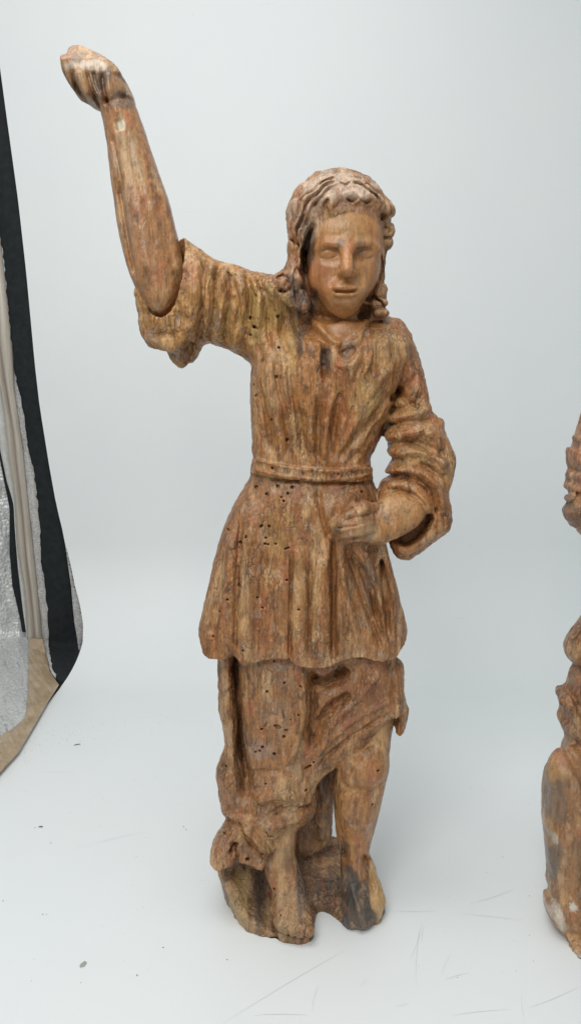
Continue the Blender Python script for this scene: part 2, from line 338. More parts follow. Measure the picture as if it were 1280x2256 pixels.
# ------------------------------------------------------------------ the statue in the middle
def build_main():
    root = empty('wooden_statue', 'brown carved wooden figure with one arm raised, standing whole on the white sheet', 'statue', (0, 0, 0))
    s = Sculpt((-500, -8, -235), (390, 1925, 150), VOX)
    # base, back drape and feet
    fp = [(516, 2018), (545, 2052), (600, 2070), (655, 2081), (688, 2068), (694, 2024), (704, 2009), (722, 2013), (745, 2028), (766, 2046), (800, 2043), (832, 2033), (846, 2000)]
    q = [at(x, y, z=0) for x, y in fp] + [(.118, .0, 0), (.085, .05, 0), (.04, .075, 0), (-.03, .075, 0), (-.085, .05, 0), (-.098, .0, 0)]
    sl = s.sl((-190, -5, -235), (240, 130, 150), 0); X, Z, Y = s.axes(sl)
    e = s.polyd(catmull([(a / U, b / U) for a, b, _ in q], 4), X[:, 0, 0], Y[0, 0, :])[:, None, :]
    lean = np.clip((-60 - X) / 60, 0, 1); e = e - lean * .22 * Z
    left = np.clip((-70 - X) / 50, 0, 1); mid = np.clip((Y + 75) / 165, 0, 1)
    top = (18 + 80 * mid) * (1 - left) + (30 + 66 * np.clip((Y + 150) / 110, 0, 1)) * left
    d = np.maximum(e + 14, 0); f = np.maximum((Z - top) * .9 + 14, 0)
    s.add((np.sqrt(d * d + f * f) - 14 + np.minimum(np.maximum(e + 14, (Z - top) * .9 + 14), 0)).astype(F32), sl, 'base', 0)
    s.puff([(640, 1700), (690, 1690), (758, 1655), (748, 1700), (735, 1750), (731, 1800), (727, 1840), (700, 1870), (650, 1870), (640, 1800)], 40, 34, 20, 'drapery', 10)
    s.cone([(700, 1680, 0, 16), (715, 1760, 8, 13), (705, 1840, 10, 14)], 'drapery', 10)
    s.cone_sub([(545, 1925, -50, 34), (570, 1975, -105, 20), (586, 2025, -150, 8)], 12)
    # left shin and foot
    s.puff([(592, 1800), (650, 1800), (650, 1880), (654, 1930), (668, 1975), (660, 2000), (605, 2000), (588, 1950), (584, 1890)], [(1800, -45), (1900, -58), (2000, -98)], 40, 34, 'leg', 10)
    s.cone([(608, 1905, -60, 25), (620, 1965, -92, 28), (628, 2018, -132, 22), (630, 2036, -150, 14)], 'foot', 10)
    s.cone([(632, 1905, -62, 25), (650, 1965, -94, 26), (668, 2018, -134, 20), (674, 2038, -156, 13)], 'foot', 10)
    s.cone([(590, 1975, -96, 14), (606, 2030, -140, 14)], 'foot', 14)
    for x, y, r, d in ((679, 2050, 12, -164), (660, 2055, 10, -168), (644, 2053, 9, -164), (630, 2048, 8.5, -158), (618, 2040, 8, -150)):
        s.cone([(x - 6, y - 42, d + 32, r * .9), (x, y, d, r)], 'foot', 11)
    # right leg and foot
    s.puff([(815, 1560), (790, 1620), (755, 1662), (740, 1700), (735, 1740), (737, 1800), (742, 1850), (750, 1895), (755, 1935), (805, 1930), (808, 1890), (819, 1845), (831, 1800), (843, 1750), (850, 1715), (856, 1690), (858, 1650), (864, 1600), (872, 1550)], [(1550, -10), (1690, -42), (1800, -28), (1930, -42)], 50, 47, 'leg#b', 6)
    s.ell((806, 1692, -78), (34, 42, 24), 'leg#b', 30); s.ell((772, 1680, -64), (22, 44, 22), 'leg#b', 24)
    s.ell((784, 1785, -72), (36, 62, 26), 'leg#b', 20); s.stroke([(752, 1738), (785, 1744), (832, 1736)], 12, -4, -90)
    s.cone([(776, 1900, -40, 25), (780, 1955, -70, 29), (790, 2005, -98, 32), (798, 2022, -108, 24)], 'foot#b', 8)
    s.cone([(800, 1908, -28, 15), (822, 1950, -52, 18), (834, 1985, -72, 17), (824, 2008, -88, 16)], 'foot#b', 24)
    s.cone([(798, 1910, -38, 22), (806, 1955, -60, 26), (814, 1995, -84, 24)], 'foot#b', 14)
    s.cone([(768, 2000, -92, 18), (774, 2032, -112, 14)], 'foot#b', 8)
    s.cone([(800, 1880, -36, 12), (812, 1915, -36, 15)], 'leg#b', 12)
    # lower drapery
    s.puff([(492, 1400), (492, 1440), (492, 1500), (490, 1560), (503, 1600), (501, 1640), (487, 1675), (483, 1705), (490, 1745), (500, 1772), (501, 1812), (488, 1832), (467, 1866), (468, 1890), (480, 1904), (505, 1893), (522, 1890), (545, 1901), (572, 1912), (588, 1880), (612, 1850), (650, 1824), (684, 1795), (696, 1762), (690, 1725), (702, 1700), (750, 1664), (790, 1640), (815, 1605), (845, 1572), (868, 1562), (868, 1598), (884, 1592), (893, 1545), (885, 1530), (877, 1490), (864, 1440), (855, 1400), (700, 1380)],
           [(1400, 0), (1750, -14), (1850, -40), (1910, -52)], [(1400, 92), (1600, 84), (1750, 70), (1850, 42), (1910, 34)], [46][0], 'drapery', 8)
    s.ell((605, 1560, -60), (70, 190, 45), 'drapery', 40); s.ell((615, 1720, -62), (70, 65, 42), 'drapery', 40)
    s.ell((625, 1770, -70), (60, 40, 34), 'drapery', 30)
    s.cone([(500, 1430, -30, 22), (503, 1560, -30, 20), (514, 1640, -30, 16), (500, 1700, -30, 22), (505, 1780, -34, 20)], 'drapery', 14)
    s.cone([(868, 1470, -40, 22), (872, 1535, -60, 16), (864, 1560, -72, 12)], 'drapery', 16)
    s.cone([(870, 1552, -70, 11), (820, 1592, -84, 13), (765, 1632, -80, 13), (705, 1680, -70, 12)], 'drapery', 12)
    s.cone([(500, 1850, -70, 26), (545, 1842, -88, 26), (600, 1820, -84, 26)], 'drapery', 18)
    s.cone([(484, 1880, -76, 17), (505, 1868, -84, 20)], 'drapery', 10); s.cone([(540, 1850, -92, 20), (566, 1885, -96, 15), (575, 1897, -96, 9)], 'drapery', 12)
    s.puff([(500, 1812), (488, 1832), (468, 1864), (465, 1890), (480, 1905), (500, 1901), (518, 1890), (530, 1846), (545, 1815)], -72, 30, 12, 'drapery', 5, smooth=3)
    s.puff([(527, 1842), (507, 1884), (524, 1894), (545, 1901), (560, 1906), (575, 1914), (583, 1904), (594, 1868), (574, 1840), (548, 1822)], -104, 15, 8, 'drapery', 3, smooth=3)
    s.cone([(505, 1786, -66, 14), (552, 1822, -98, 12), (598, 1868, -98, 9)], 'drapery', 8)
    s.puff_sub([(498, 1922), (540, 1922), (580, 1936), (590, 1950), (560, 1962), (520, 1946)], -80, 44, 16, 5)
    # torso and skirt
    hem = [(443, 1376), (446, 1388), (452, 1400), (458, 1414), (470, 1422), (500, 1427), (520, 1440), (560, 1446), (600, 1441), (632, 1446), (660, 1461), (690, 1467), (725, 1460), (742, 1450), (760, 1440), (790, 1430), (820, 1433), (850, 1432), (868, 1412), (880, 1396), (890, 1378)]
    clip = [(900, 1000, 0), (430, 1000, 0), (430, 1376, 0)] + [(x, y, -105 + 105 * min(1, (abs(x - 668) / 215) ** 2)) for x, y in hem] + [(905, 1376, 0)]
    s.puff([(566, 1030), (548, 1058), (522, 1100), (498, 1150), (482, 1200), (470, 1250), (458, 1300), (447, 1350), (441, 1385), (440, 1440), (500, 1540), (670, 1560), (840, 1540), (893, 1440), (892, 1385), (885, 1350), (873, 1300), (861, 1250), (850, 1200), (842, 1150), (832, 1100), (815, 1045), (760, 1010), (620, 1010)],
           0, [(1020, 86), (1100, 100), (1380, 122), (1560, 122)], 90, 'skirt', 4, clip=clip)
    s.puff([(560, 660), (640, 690), (700, 715), (760, 720), (815, 700), (850, 697), (884, 712), (905, 745), (905, 790), (885, 835), (867, 872), (856, 910), (843, 945), (828, 985), (815, 1012), (812, 1070), (690, 1085), (565, 1070), (558, 1010), (554, 930), (552, 850), (553, 800), (535, 760)],
           [(680, 18), (760, 0), (1070, 0)], [(680, 62), (760, 88), (1070, 84)], 80, 'bodice', 6)
    s.ell((800, 830, -62), (70, 90, 40), 'bodice', 40); s.ell((640, 840, -62), (60, 90, 40), 'bodice', 40)
    s.cone([(866, 860, -14, 15), (858, 905, -20, 13), (852, 938, -22, 11)], 'bodice', 6)
    # belt
    bl = [(540, 1008), (566, 1011), (600, 1020), (650, 1029), (700, 1034), (760, 1034), (815, 1027), (840, 1024), (840, 1050), (815, 1053), (760, 1058), (700, 1060), (650, 1056), (600, 1048), (564, 1040), (540, 1036)]
    s.puff([(556, 900), (555, 960), (557, 1010), (553, 1040), (553, 1100), (570, 1140), (800, 1140), (824, 1100), (822, 1052), (824, 1026), (828, 960), (828, 900)], 0, 97, 80, 'belt', 0, clip=[(x, y, -93 + 93 * min(1, (abs(x - 690) / 135) ** 2)) for x, y in bl])
    s.stroke([(566, 1014), (620, 1026), (700, 1035), (765, 1035), (815, 1028)], 4, 3, taper=False); s.stroke([(566, 1036), (620, 1046), (700, 1054), (765, 1053), (814, 1046)], 4, 3, taper=False)
    # raised arm: sleeve, gap, forearm, hand
    s.puff([(640, 640), (610, 612), (575, 603), (545, 597), (522, 586), (500, 582), (470, 570), (440, 551), (415, 534), (398, 527), (385, 545), (340, 600), (303, 640), (304, 665), (309, 692), (315, 735), (332, 766), (365, 772), (378, 795), (399, 811), (418, 801), (432, 782), (450, 757), (480, 762), (505, 771), (522, 780), (550, 796), (600, 820), (650, 760)],
           [(520, 0), (820, 0)], [(530, 70), (640, 84), (760, 70), (811, 40)], 62, 'sleeve', 14)
    s.cone([(398, 540, -20, 14), (424, 590, -62, 20), (432, 650, -74, 22), (415, 720, -66, 20), (388, 760, -50, 18), (345, 748, -46, 18)], 'sleeve', 12)
    fore = [(226, 228), (232, 280), (240, 330), (247, 400), (255, 450), (262, 500), (275, 560), (290, 610), (303, 640), (320, 675), (340, 700), (362, 702), (382, 684), (398, 650), (404, 600), (400, 560), (389, 510), (374, 450), (357, 400), (336, 340), (318, 285), (300, 235), (286, 212)]
    s.puff_sub([(x + 7, y - 1) for x, y in fore if y > 300] , -42, 58, 46, 3, grow=3)
    s.puff(fore, [(215, -20), (560, -24), (700, -32)], 56, 50, 'forearm', 0)
    s.cone([(300, 470, -64, 10), (322, 590, -68, 16), (345, 650, -66, 18)], 'forearm', 24)
    fist = [(145, 140), (147, 165), (155, 186), (170, 208), (192, 221), (215, 234), (240, 246), (286, 232), (291, 210), (279, 180), (263, 158), (245, 144), (220, 128), (190, 113), (172, 109), (160, 117), (157, 134)]
    s.puff(fist, -18, 54, 22, 'hand', 8)
    c = P(200, 151, -74); q = s.sl((P(150, 150)[0], P(150, 151)[1] - 6, -120), (P(262, 150)[0], P(150, 95)[1], 60), 0); X, Z, Y = s.axes(q)
    s.sub((-.52 * (Z - c[1]) + .85 * (Y - c[2]) + 0 * X).astype(F32), q, 1)                # sawn-off knuckles
    for p in ([(157, 150), (162, 180), (178, 208)], [(190, 154), (198, 185), (212, 225)], [(222, 156), (226, 190), (234, 226)], [(204, 154), (210, 180), (220, 205)]): s.stroke(p, 4.5, -11, -72)
    for p in ([(173, 156), (180, 185), (192, 212)], [(212, 156), (216, 190), (226, 226)], [(240, 160), (242, 190), (248, 220)]): s.stroke(p, 7, 5, -72)
    s.stroke([(255, 160), (268, 190), (272, 220)], 9, -7, -60)
    # other arm: sleeve with hanging cuff, forearm, curled hand
    s.puff([(835, 720), (862, 702), (888, 712), (914, 765), (932, 828), (948, 898), (960, 918), (975, 925), (979, 955), (995, 990), (999, 1020), (991, 1062), (985, 1085), (993, 1125), (988, 1165), (958, 1190), (925, 1218), (897, 1233), (873, 1226), (858, 1197), (850, 1150), (834, 1110), (832, 1080), (845, 1055), (858, 1034), (857, 1008), (848, 985), (846, 955), (858, 900), (866, 850), (850, 790)],
           [(700, 4), (900, -14), (1050, -34), (1233, -62)], [(700, 58), (900, 58), (1060, 66), (1150, 62), (1233, 44)], 54, 'sleeve#b', 5)
    s.puff_sub([(848, 960), (858, 1000), (857, 1028), (843, 1054), (832, 1076), (822, 1060), (816, 1035), (818, 1010), (832, 975)], -20, 160, 3, 2)
    s.puff_sub([(862, 1188), (885, 1172), (925, 1146), (950, 1128), (956, 1150), (935, 1186), (905, 1206), (880, 1206)], -112, 62, 12, 6)
    s.puff([(838, 1095), (870, 1078), (905, 1082), (932, 1098), (938, 1125), (920, 1155), (885, 1178), (852, 1192), (825, 1196), (806, 1190), (806, 1140), (822, 1118)], [(1080, -88), (1200, -112)], 40, 34, 'forearm#b', 3)
    s.puff([(842, 1110), (815, 1128), (780, 1142), (752, 1140), (734, 1148), (728, 1160), (740, 1180), (752, 1192), (775, 1197), (820, 1198), (850, 1190)], -112, 30, 24, 'hand#b', 8)
    for p, r in (([(815, 1140, -136), (782, 1146, -150), (752, 1152, -146), (734, 1158, -128)], 9), ([(815, 1154, -142), (780, 1160, -156), (752, 1167, -150), (738, 1172, -130)], 9), ([(818, 1169, -142), (784, 1174, -154), (758, 1180, -146), (746, 1184, -128)], 8.5), ([(822, 1183, -134), (790, 1187, -142), (768, 1190, -134), (758, 1191, -122)], 7.5)):
        s.cone([q + (r * (1 - .07 * i),) for i, q in enumerate(p)], 'hand#b', 7)
    s.cone([(826, 1118, -126, 11), (795, 1126, -140, 10), (765, 1136, -144, 9), (744, 1146, -136, 7)], 'hand#b', 3)
    for p in ([(800, 1152), (770, 1158), (742, 1164)], [(815, 1132), (785, 1138), (755, 1148)]): s.stroke(p, 2.6, -3, -145)
    s.cone([(745, 1196, -108, 14), (742, 1240, -112, 9), (745, 1330, -118, 8), (750, 1430, -122, 8)], 'skirt', 14)
    s.cone([(790, 1198, -104, 16), (815, 1270, -108, 12), (845, 1350, -98, 10), (862, 1410, -86, 9)], 'skirt', 14)
    s.cone([(835, 1200, -88, 12), (862, 1290, -78, 12), (880, 1370, -60, 10)], 'skirt', 14)
    # neck, head and face
    s.cone([(748, 745, -30, 60), (748, 708, -14, 46), (750, 640, -14, 44)], 'head', 12)
    s.cone([(720, 730, -66, 16), (700, 700, -50, 14)], 'head', 16); s.cone([(775, 735, -70, 14), (795, 705, -50, 12)], 'head', 14)
    s.ell((747, 494, -18), (106, 106, 116), 'hair', 0)
    s.puff([(642, 470), (637, 520), (641, 560), (642, 588), (622, 600), (603, 612), (597, 632), (606, 655), (628, 668), (655, 682), (684, 694), (692, 664), (684, 620), (676, 580), (672, 540), (685, 500), (705, 480)], [(470, -30), (690, -40)], [(470, 80), (600, 62), (690, 52)], 40, 'hair', 10)
    s.puff([(648, 560), (832, 560), (828, 690), (810, 725), (680, 735), (640, 690)], 22, 52, 30, 'hair', 10)
    s.cone([(672, 690, -20, 30), (684, 650, -20, 30), (690, 610, -20, 26)], 'hair', 12); s.cone([(824, 695, -16, 24), (824, 640, -16, 24)], 'hair', 12)
    s.puff_sub([(668, 560), (674, 522), (690, 498), (712, 476), (738, 460), (775, 450), (812, 454), (838, 470), (850, 500), (848, 560), (836, 620), (815, 690), (700, 700), (676, 640)], -165, 118, 20, 6)
    s.ell((758, 542, -47), (82, 98, 92), 'head', 4); s.ell((754, 582, -44), (73, 96, 88), 'head', 24)
    s.ell((754, 655, -90), (38, 35, 36), 'head', 30); s.ell((714, 604, -92), (30, 34, 30), 'head', 30); s.ell((794, 604, -92), (27, 34, 30), 'head', 30)
    s.ell((760, 508, -98), (62, 42, 38), 'head', 30)
    s.ell_sub((729, 557, -152), (28, 17, 24), 16); s.ell_sub((802, 557, -150), (26, 17, 24), 16)
    s.ell_sub((744, 553, -152), (10, 16, 25), 7); s.ell_sub((787, 553, -150), (9, 16, 25), 7)
    s.ell((724, 561, -111), (21, 13, 18), 'head', 9); s.ell((805, 561, -108), (18, 13, 17), 'head', 9)
    s.cone([(698, 550, -116, 5), (720, 537, -134, 6), (748, 538, -141, 6), (755, 550, -141, 5)], 'head', 12); s.cone([(834, 550, -110, 5), (814, 536, -130, 6), (784, 538, -141, 6), (776, 550, -141, 5)], 'head', 12)
    s.cone([(764, 530, -134, 12), (764, 565, -148, 12), (764, 586, -158, 12), (764, 597, -162, 12.5)], 'head', 8)
    s.ell((751, 601, -146), (8, 7, 10), 'head', 6); s.ell((777, 601, -146), (7, 7, 10), 'head', 6)
    s.cone_sub([(756, 611, -155, 2.6)], 2); s.cone_sub([(772, 611, -155, 2.6)], 2)
    s.ell((760, 642, -122), (36, 24, 22), 'head', 24)
    s.ell((760, 634, -141), (24, 6.5, 8), 'head', 7); s.ell((760, 650, -141), (20, 7.5, 9), 'head', 7)
    s.stroke([(736, 640), (748, 642), (760, 643), (772, 642), (786, 639)], 2.4, -8, -146)
    s.cone_sub([(745, 660, -141, 3), (760, 662, -145, 3.6), (775, 660, -141, 3)], 8)
    s.stroke([(706, 566), (722, 572), (742, 566)], 3, -2.2, -125); s.stroke([(788, 566), (804, 571), (824, 565)], 3, -2.2, -125)
    s.stroke([(706, 558), (722, 550), (740, 555)], 2.6, -1.6, -125); s.stroke([(790, 554), (806, 549), (822, 556)], 2.6, -1.6, -125)
    s.stroke([(742, 606), (732, 620), (727, 634)], 6, -1.6, -130); s.stroke([(786, 606), (794, 620), (797, 634)], 6, -1.6, -130)
    # hair locks
    lock = lambda p, k=8: s.cone(p, 'hair', k)
    lock([(750, 404, -86, 18), (704, 424, -96, 20), (668, 462, -92, 20), (656, 505, -78, 18), (654, 545, -66, 15), (648, 580, -62, 15), (640, 604, -66, 15)])
    lock([(745, 418, -108, 16), (712, 442, -120, 17), (688, 472, -114, 16), (670, 505, -100, 14), (664, 540, -88, 10)])
    lock([(752, 428, -124, 14), (735, 440, -134, 10), (726, 456, -138, 7), (731, 470, -138, 5)], 5)
    lock([(750, 426, -126, 13), (770, 432, -136, 11), (786, 442, -134, 8)], 6)
    lock([(768, 418, -110, 16), (800, 434, -120, 15), (826, 450, -110, 14), (848, 462, -90, 14)])
    lock([(780, 406, -80, 18), (820, 426, -86, 18), (846, 456, -72, 16)])
    lock([(700, 398, -50, 18), (665, 430, -50, 18), (650, 470, -50, 18)])
    s.ell((848, 464, -74), (20, 17, 20), 'hair', 4); s.ell_sub((843, 477, -94), (9, 7, 14), 3)
    s.ell((851, 508, -54), (17, 17, 18), 'hair', 3); s.ell((848, 536, -50), (17, 14, 16), 'hair', 3); s.ell_sub((850, 522, -70), (14, 3, 12), 3)
    lock([(842, 552, -46, 10), (839, 590, -46, 9), (834, 628, -48, 10)], 4)
    s.ell((838, 640, -52), (14, 16, 16), 'hair', 2); s.ell((826, 668, -54), (26, 12, 20), 'hair', 3); s.ell((838, 689, -50), (17, 10, 18), 'hair', 2)
    s.ell((620, 626, -66), (21, 20, 18), 'hair', 4); s.ell((655, 620, -82), (18, 24, 16), 'hair', 6); s.ell((668, 660, -86), (20, 26, 16), 'hair', 6); s.ell((640, 655, -80), (18, 18, 16), 'hair', 5)
    for i, h in enumerate((-4, 3.5, -6, 3, -5)):
        a = i / 4; s.stroke([(738 + 6 * a, 396 + 22 * a), (712 + 8 * a, 404 + 26 * a), (690 + 18 * a, 428 + 18 * a), (664 + 22 * a, 442 + 26 * a), (656 + 24 * a, 478 + 14 * a), (643 + 22 * a, 505 + 10 * a), (651 + 14 * a, 545), (644 + 10 * a, 580)], 3.2, h, -85)
    for i, h in enumerate((-4, 3.5, -6, 3)):
        a = i / 3; s.stroke([(775 - 3 * a, 394 + 24 * a), (795 - 4 * a, 398 + 26 * a), (815 - 12 * a, 420 + 14 * a), (836 - 16 * a, 432 + 16 * a), (850 - 16 * a, 462)], 3.2, h, -85)
    for x, y, d, r in ((655, 455, -88, 13), (648, 497, -80, 12), (660, 520, -88, 11), (646, 545, -68, 12), (652, 578, -66, 12), (690, 440, -112, 13), (676, 472, -112, 12), (712, 425, -112, 12), (806, 428, -110, 12), (828, 442, -100, 12), (775, 440, -128, 9), (800, 446, -124, 9), (715, 456, -126, 9)): s.ell((x, y, d), (r, r * 1.15, r), 'hair', 9)
    for p in ([(722, 446), (714, 458), (718, 470)], [(700, 448), (692, 462), (694, 478)], [(760, 442), (772, 450), (786, 446)], [(790, 446), (804, 452), (816, 446)], [(664, 478), (658, 492), (664, 506)], [(640, 520), (650, 528), (662, 540)]): s.stroke(p, 3, -5, -110)
    for i in range(7): s.stroke([(655 + 4 * i, 585 + 3 * (i % 3)), (648 + 5 * i, 620), (658 + 5 * i, 680 - 3 * i)], 3, -5, -80)
    for p in ([(700, 415), (720, 402), (735, 398)], [(745, 412), (758, 419), (770, 410)], [(800, 410), (815, 418), (830, 434)]): s.stroke(p, 2.2, -5, -80)
    for p in ([(608, 618), (622, 610), (634, 622), (626, 638)], [(612, 640), (628, 646), (640, 638)], [(824, 660), (838, 664), (848, 676)], [(842, 500), (856, 506), (856, 516)], [(836, 560), (842, 590), (835, 622)]): s.stroke(p, 3, -6, -60)
    s.stroke([(690, 494), (680, 520), (673, 550), (670, 590)], 6, -12, -100)
    s.stroke([(690, 650), (702, 690), (735, 704)], 7, -6, -60); s.stroke([(818, 655), (806, 690), (790, 704)], 8, -8, -60)
    # carving of the bodice
    G = lambda w, h, *p: s.stroke(list(p), w, h, -85)
    G(7, -16, (716, 768), (713, 800), (714, 838)); G(10, 12, (700, 750), (696, 800), (702, 860)); G(12, 14, (738, 772), (742, 805), (775, 800), (790, 770)); G(10, -12, (755, 770), (765, 785), (778, 765))
    G(8, 9, (690, 705), (728, 748), (752, 760)); G(8, 9, (815, 700), (790, 745), (770, 760)); G(9, -9, (655, 710), (665, 750), (672, 790))
    for p in ([(610, 780), (612, 840), (630, 920), (640, 1005)], [(640, 800), (648, 870), (662, 940), (668, 1010)], [(576, 860), (590, 930), (600, 1000)], [(705, 880), (700, 950), (702, 1015)], [(752, 860), (738, 930), (728, 1015)], [(860, 860), (820, 920), (775, 970), (745, 1015)], [(832, 930), (800, 985), (770, 1018)], [(800, 800), (770, 860), (752, 930)]): G(7, -9, *p)
    for p in ([(595, 800), (600, 880), (615, 950)], [(626, 800), (630, 860), (650, 960)], [(680, 830), (684, 920), (688, 1000)], [(728, 880), (718, 950), (714, 1015)], [(775, 810), (765, 880), (748, 960)], [(880, 790), (830, 850), (785, 920), (756, 1000)], [(845, 900), (812, 960), (790, 1000)], [(820, 740), (812, 790), (790, 840)], [(850, 740), (846, 800), (825, 850)]): G(9, 9, *p)
    for p in ([(570, 640), (560, 700), (572, 780)], [(600, 660), (590, 720), (600, 780)], [(625, 690), (622, 740), (640, 790)]): G(7, -7, *p)
    # raised sleeve folds
    for p, w, h in (([(480, 585), (470, 640), (472, 700), (455, 745)], 8, -14), ([(504, 590), (512, 640), (500, 700), (490, 750)], 6, -9), ([(540, 605), (552, 650), (545, 720), (530, 770)], 7, -9), ([(566, 608), (585, 660), (590, 720)], 6, -7), ([(455, 570), (448, 620), (446, 690), (430, 760)], 7, -10), ([(520, 625), (528, 680), (515, 745)], 5, -6),
                  ([(466, 575), (460, 640), (458, 700)], 8, 9), ([(492, 588), (492, 640), (485, 700), (470, 750)], 9, 11), ([(524, 600), (533, 650), (525, 720), (508, 765)], 9, 10), ([(555, 605), (570, 660), (565, 730)], 8, 8), ([(584, 612), (606, 665), (610, 730)], 8, 7), ([(418, 745), (405, 775), (398, 800)], 7, -10), ([(440, 740), (425, 775), (412, 800)], 7, 7), ([(500, 640), (520, 655)], 5, 7), ([(335, 745), (360, 735), (385, 740)], 7, -5)): s.stroke(p, w, h, -75)
    s.stroke([(262, 400), (280, 510), (300, 610)], 6, -9, -60); s.stroke([(300, 420), (322, 520), (335, 610)], 16, 5, -70); s.stroke([(345, 430), (368, 520), (380, 600)], 9, -5, -65); s.stroke([(248, 300), (262, 360), (275, 430)], 5, -5, -60); s.stroke([(285, 300), (300, 380), (330, 470)], 6, -3, -65); s.stroke([(262, 262), (266, 290)], 7, -7, -70)
    # other sleeve folds
    for p, w, h in (([(862, 905), (900, 900), (938, 868)], 8, -9), ([(860, 880), (890, 860), (925, 820)], 7, -7), ([(852, 945), (900, 930), (960, 930)], 8, -12), ([(858, 985), (910, 975), (950, 985), (985, 1010)], 8, -13), ([(862, 1020), (905, 1012), (950, 1035), (985, 1055)], 7, -9), ([(850, 1062), (880, 1050), (925, 1062), (952, 1092), (962, 1130)], 6, -12), ([(858, 1082), (890, 1082), (918, 1098), (930, 1120)], 5, -6),
                  ([(858, 925), (900, 915), (950, 900)], 9, 9), ([(855, 965), (905, 952), (965, 948)], 9, 11), ([(862, 1003), (910, 994), (955, 1008), (985, 1030)], 9, 11), ([(850, 1048), (880, 1036), (930, 1045), (965, 1080), (975, 1125)], 8, 12), ([(848, 1072), (880, 1066), (915, 1080), (940, 1105), (945, 1130)], 7, 8), ([(955, 1120), (975, 1130), (978, 1160)], 7, -8), ([(865, 1198), (890, 1215), (930, 1195), (965, 1165)], 6, 6), ([(885, 720), (905, 790), (915, 840)], 10, 5), ([(872, 790), (870, 850), (862, 890)], 6, -6)): s.stroke(p, w, h * .78, -90)
    for p, w, h in (([(880, 850), (905, 885), (935, 905)], 7, -9), ([(872, 935), (905, 975), (962, 1000)], 7, -8), ([(905, 905), (935, 950), (975, 965)], 9, 8), ([(880, 1000), (925, 1035), (960, 1075)], 9, 7), ([(945, 940), (925, 965), (900, 990)], 6, -7), ([(975, 960), (965, 990), (980, 1030)], 8, 6), ([(870, 940), (885, 960), (880, 990)], 7, 6), ([(905, 1025), (930, 1015), (975, 1040)], 6, 6), ([(890, 1040), (905, 1070), (900, 1090)], 6, -6), ([(488, 600), (500, 650), (522, 690)], 6, 6), ([(545, 640), (525, 690), (528, 740)], 6, -6), ([(460, 600), (475, 630), (468, 680)], 5, -5), ([(580, 640), (560, 690), (570, 740)], 8, 6)): s.stroke(p, w, h, -90)
    # skirt pleats
    SK = lambda w, h, *p: s.stroke(list(p), w, h * 1.25, -110)
    for p, w, h in (([(530, 1140), (522, 1280), (518, 1440)], 6, -8), ([(590, 1090), (578, 1260), (560, 1440)], 7, -4), ([(643, 1220), (640, 1340), (638, 1450)], 4, -8), ([(684, 1240), (682, 1350), (680, 1460)], 4.5, -9), ([(735, 1180), (735, 1320), (734, 1450)], 6, -14), ([(765, 1215), (800, 1320), (838, 1425)], 6, -12), ([(790, 1240), (818, 1320), (830, 1370)], 10, -13), ([(845, 1230), (850, 1320), (858, 1410)], 6, -10), ([(822, 1290), (828, 1350), (845, 1410)], 5, -8), ([(490, 1220), (478, 1330), (470, 1410)], 8, -4), ([(700, 1080), (712, 1150), (728, 1190)], 7, -8), ([(620, 1060), (612, 1150), (610, 1300)], 9, -3)): SK(w, h, *p)
    for p, w, h in (([(556, 1120), (545, 1270), (540, 1440)], 12, 5), ([(505, 1180), (494, 1310), (490, 1420)], 11, 6), ([(662, 1200), (661, 1340), (660, 1455)], 12, 6), ([(710, 1220), (710, 1340), (708, 1455)], 12, 7), ([(610, 1200), (602, 1330), (600, 1440)], 14, 4), ([(752, 1230), (768, 1330), (790, 1425)], 9, 9), ([(868, 1300), (876, 1370)], 7, 6), ([(780, 1075), (800, 1110), (780, 1125)], 12, 8)): SK(w, h, *p)
    # lower drapery folds
    LD = lambda w, h, *p: s.stroke(list(p), w, h, -90)
    for p, w, h in (([(516, 1440), (519, 1520), (526, 1600), (530, 1680), (542, 1760)], 10, -42), ([(528, 1640), (540, 1700), (545, 1750)], 10, -18), ([(688, 1500), (712, 1512), (742, 1496), (768, 1476)], 13, -42), ([(686, 1480), (690, 1560), (680, 1620)], 9, -20), ([(775, 1530), (730, 1560), (700, 1600), (684, 1650)], 10, -22), ([(858, 1572), (800, 1606), (745, 1645), (700, 1690)], 5, -8), ([(545, 1705), (580, 1694), (620, 1694)], 7, -5), ([(590, 1790), (630, 1775), (690, 1780)], 7, -10), ([(575, 1775), (600, 1765), (625, 1772)], 8, -9), ([(528, 1812), (556, 1846), (586, 1880)], 4, -9), ([(538, 1808), (572, 1842), (598, 1868)], 5, 7), ([(526, 1842), (516, 1858), (506, 1872)], 3.5, -12), ([(510, 1850), (490, 1880)], 7, 5), ([(512, 1850), (525, 1870), (520, 1885)], 5, -10), ([(585, 1480), (640, 1490)], 12, -5), ([(585, 1540), (600, 1565), (615, 1570)], 4, -4), ([(575, 1730), (560, 1750), (572, 1780)], 8, -6), ([(850, 1440), (865, 1500), (870, 1540)], 7, -6),
                    ([(670, 1470), (668, 1560), (650, 1640), (630, 1680)], 9, 9), ([(540, 1450), (545, 1540), (552, 1640)], 9, 8), ([(840, 1470), (790, 1530), (730, 1590), (700, 1650)], 12, 10), ([(865, 1540), (800, 1572), (740, 1615), (695, 1665)], 8, 8), ([(560, 1760), (600, 1742), (660, 1750)], 12, 8), ([(545, 1800), (600, 1810), (660, 1800)], 12, 7), ([(495, 1850), (520, 1835), (545, 1815)], 8, 6), ([(880, 1545), (872, 1590)], 6, 6)): LD(w, h, *p)
    s.stroke([(840, 1720), (825, 1740), (800, 1752)], 7, -4, -80); s.stroke([(765, 1700), (775, 1680), (800, 1665)], 8, -4, -80)
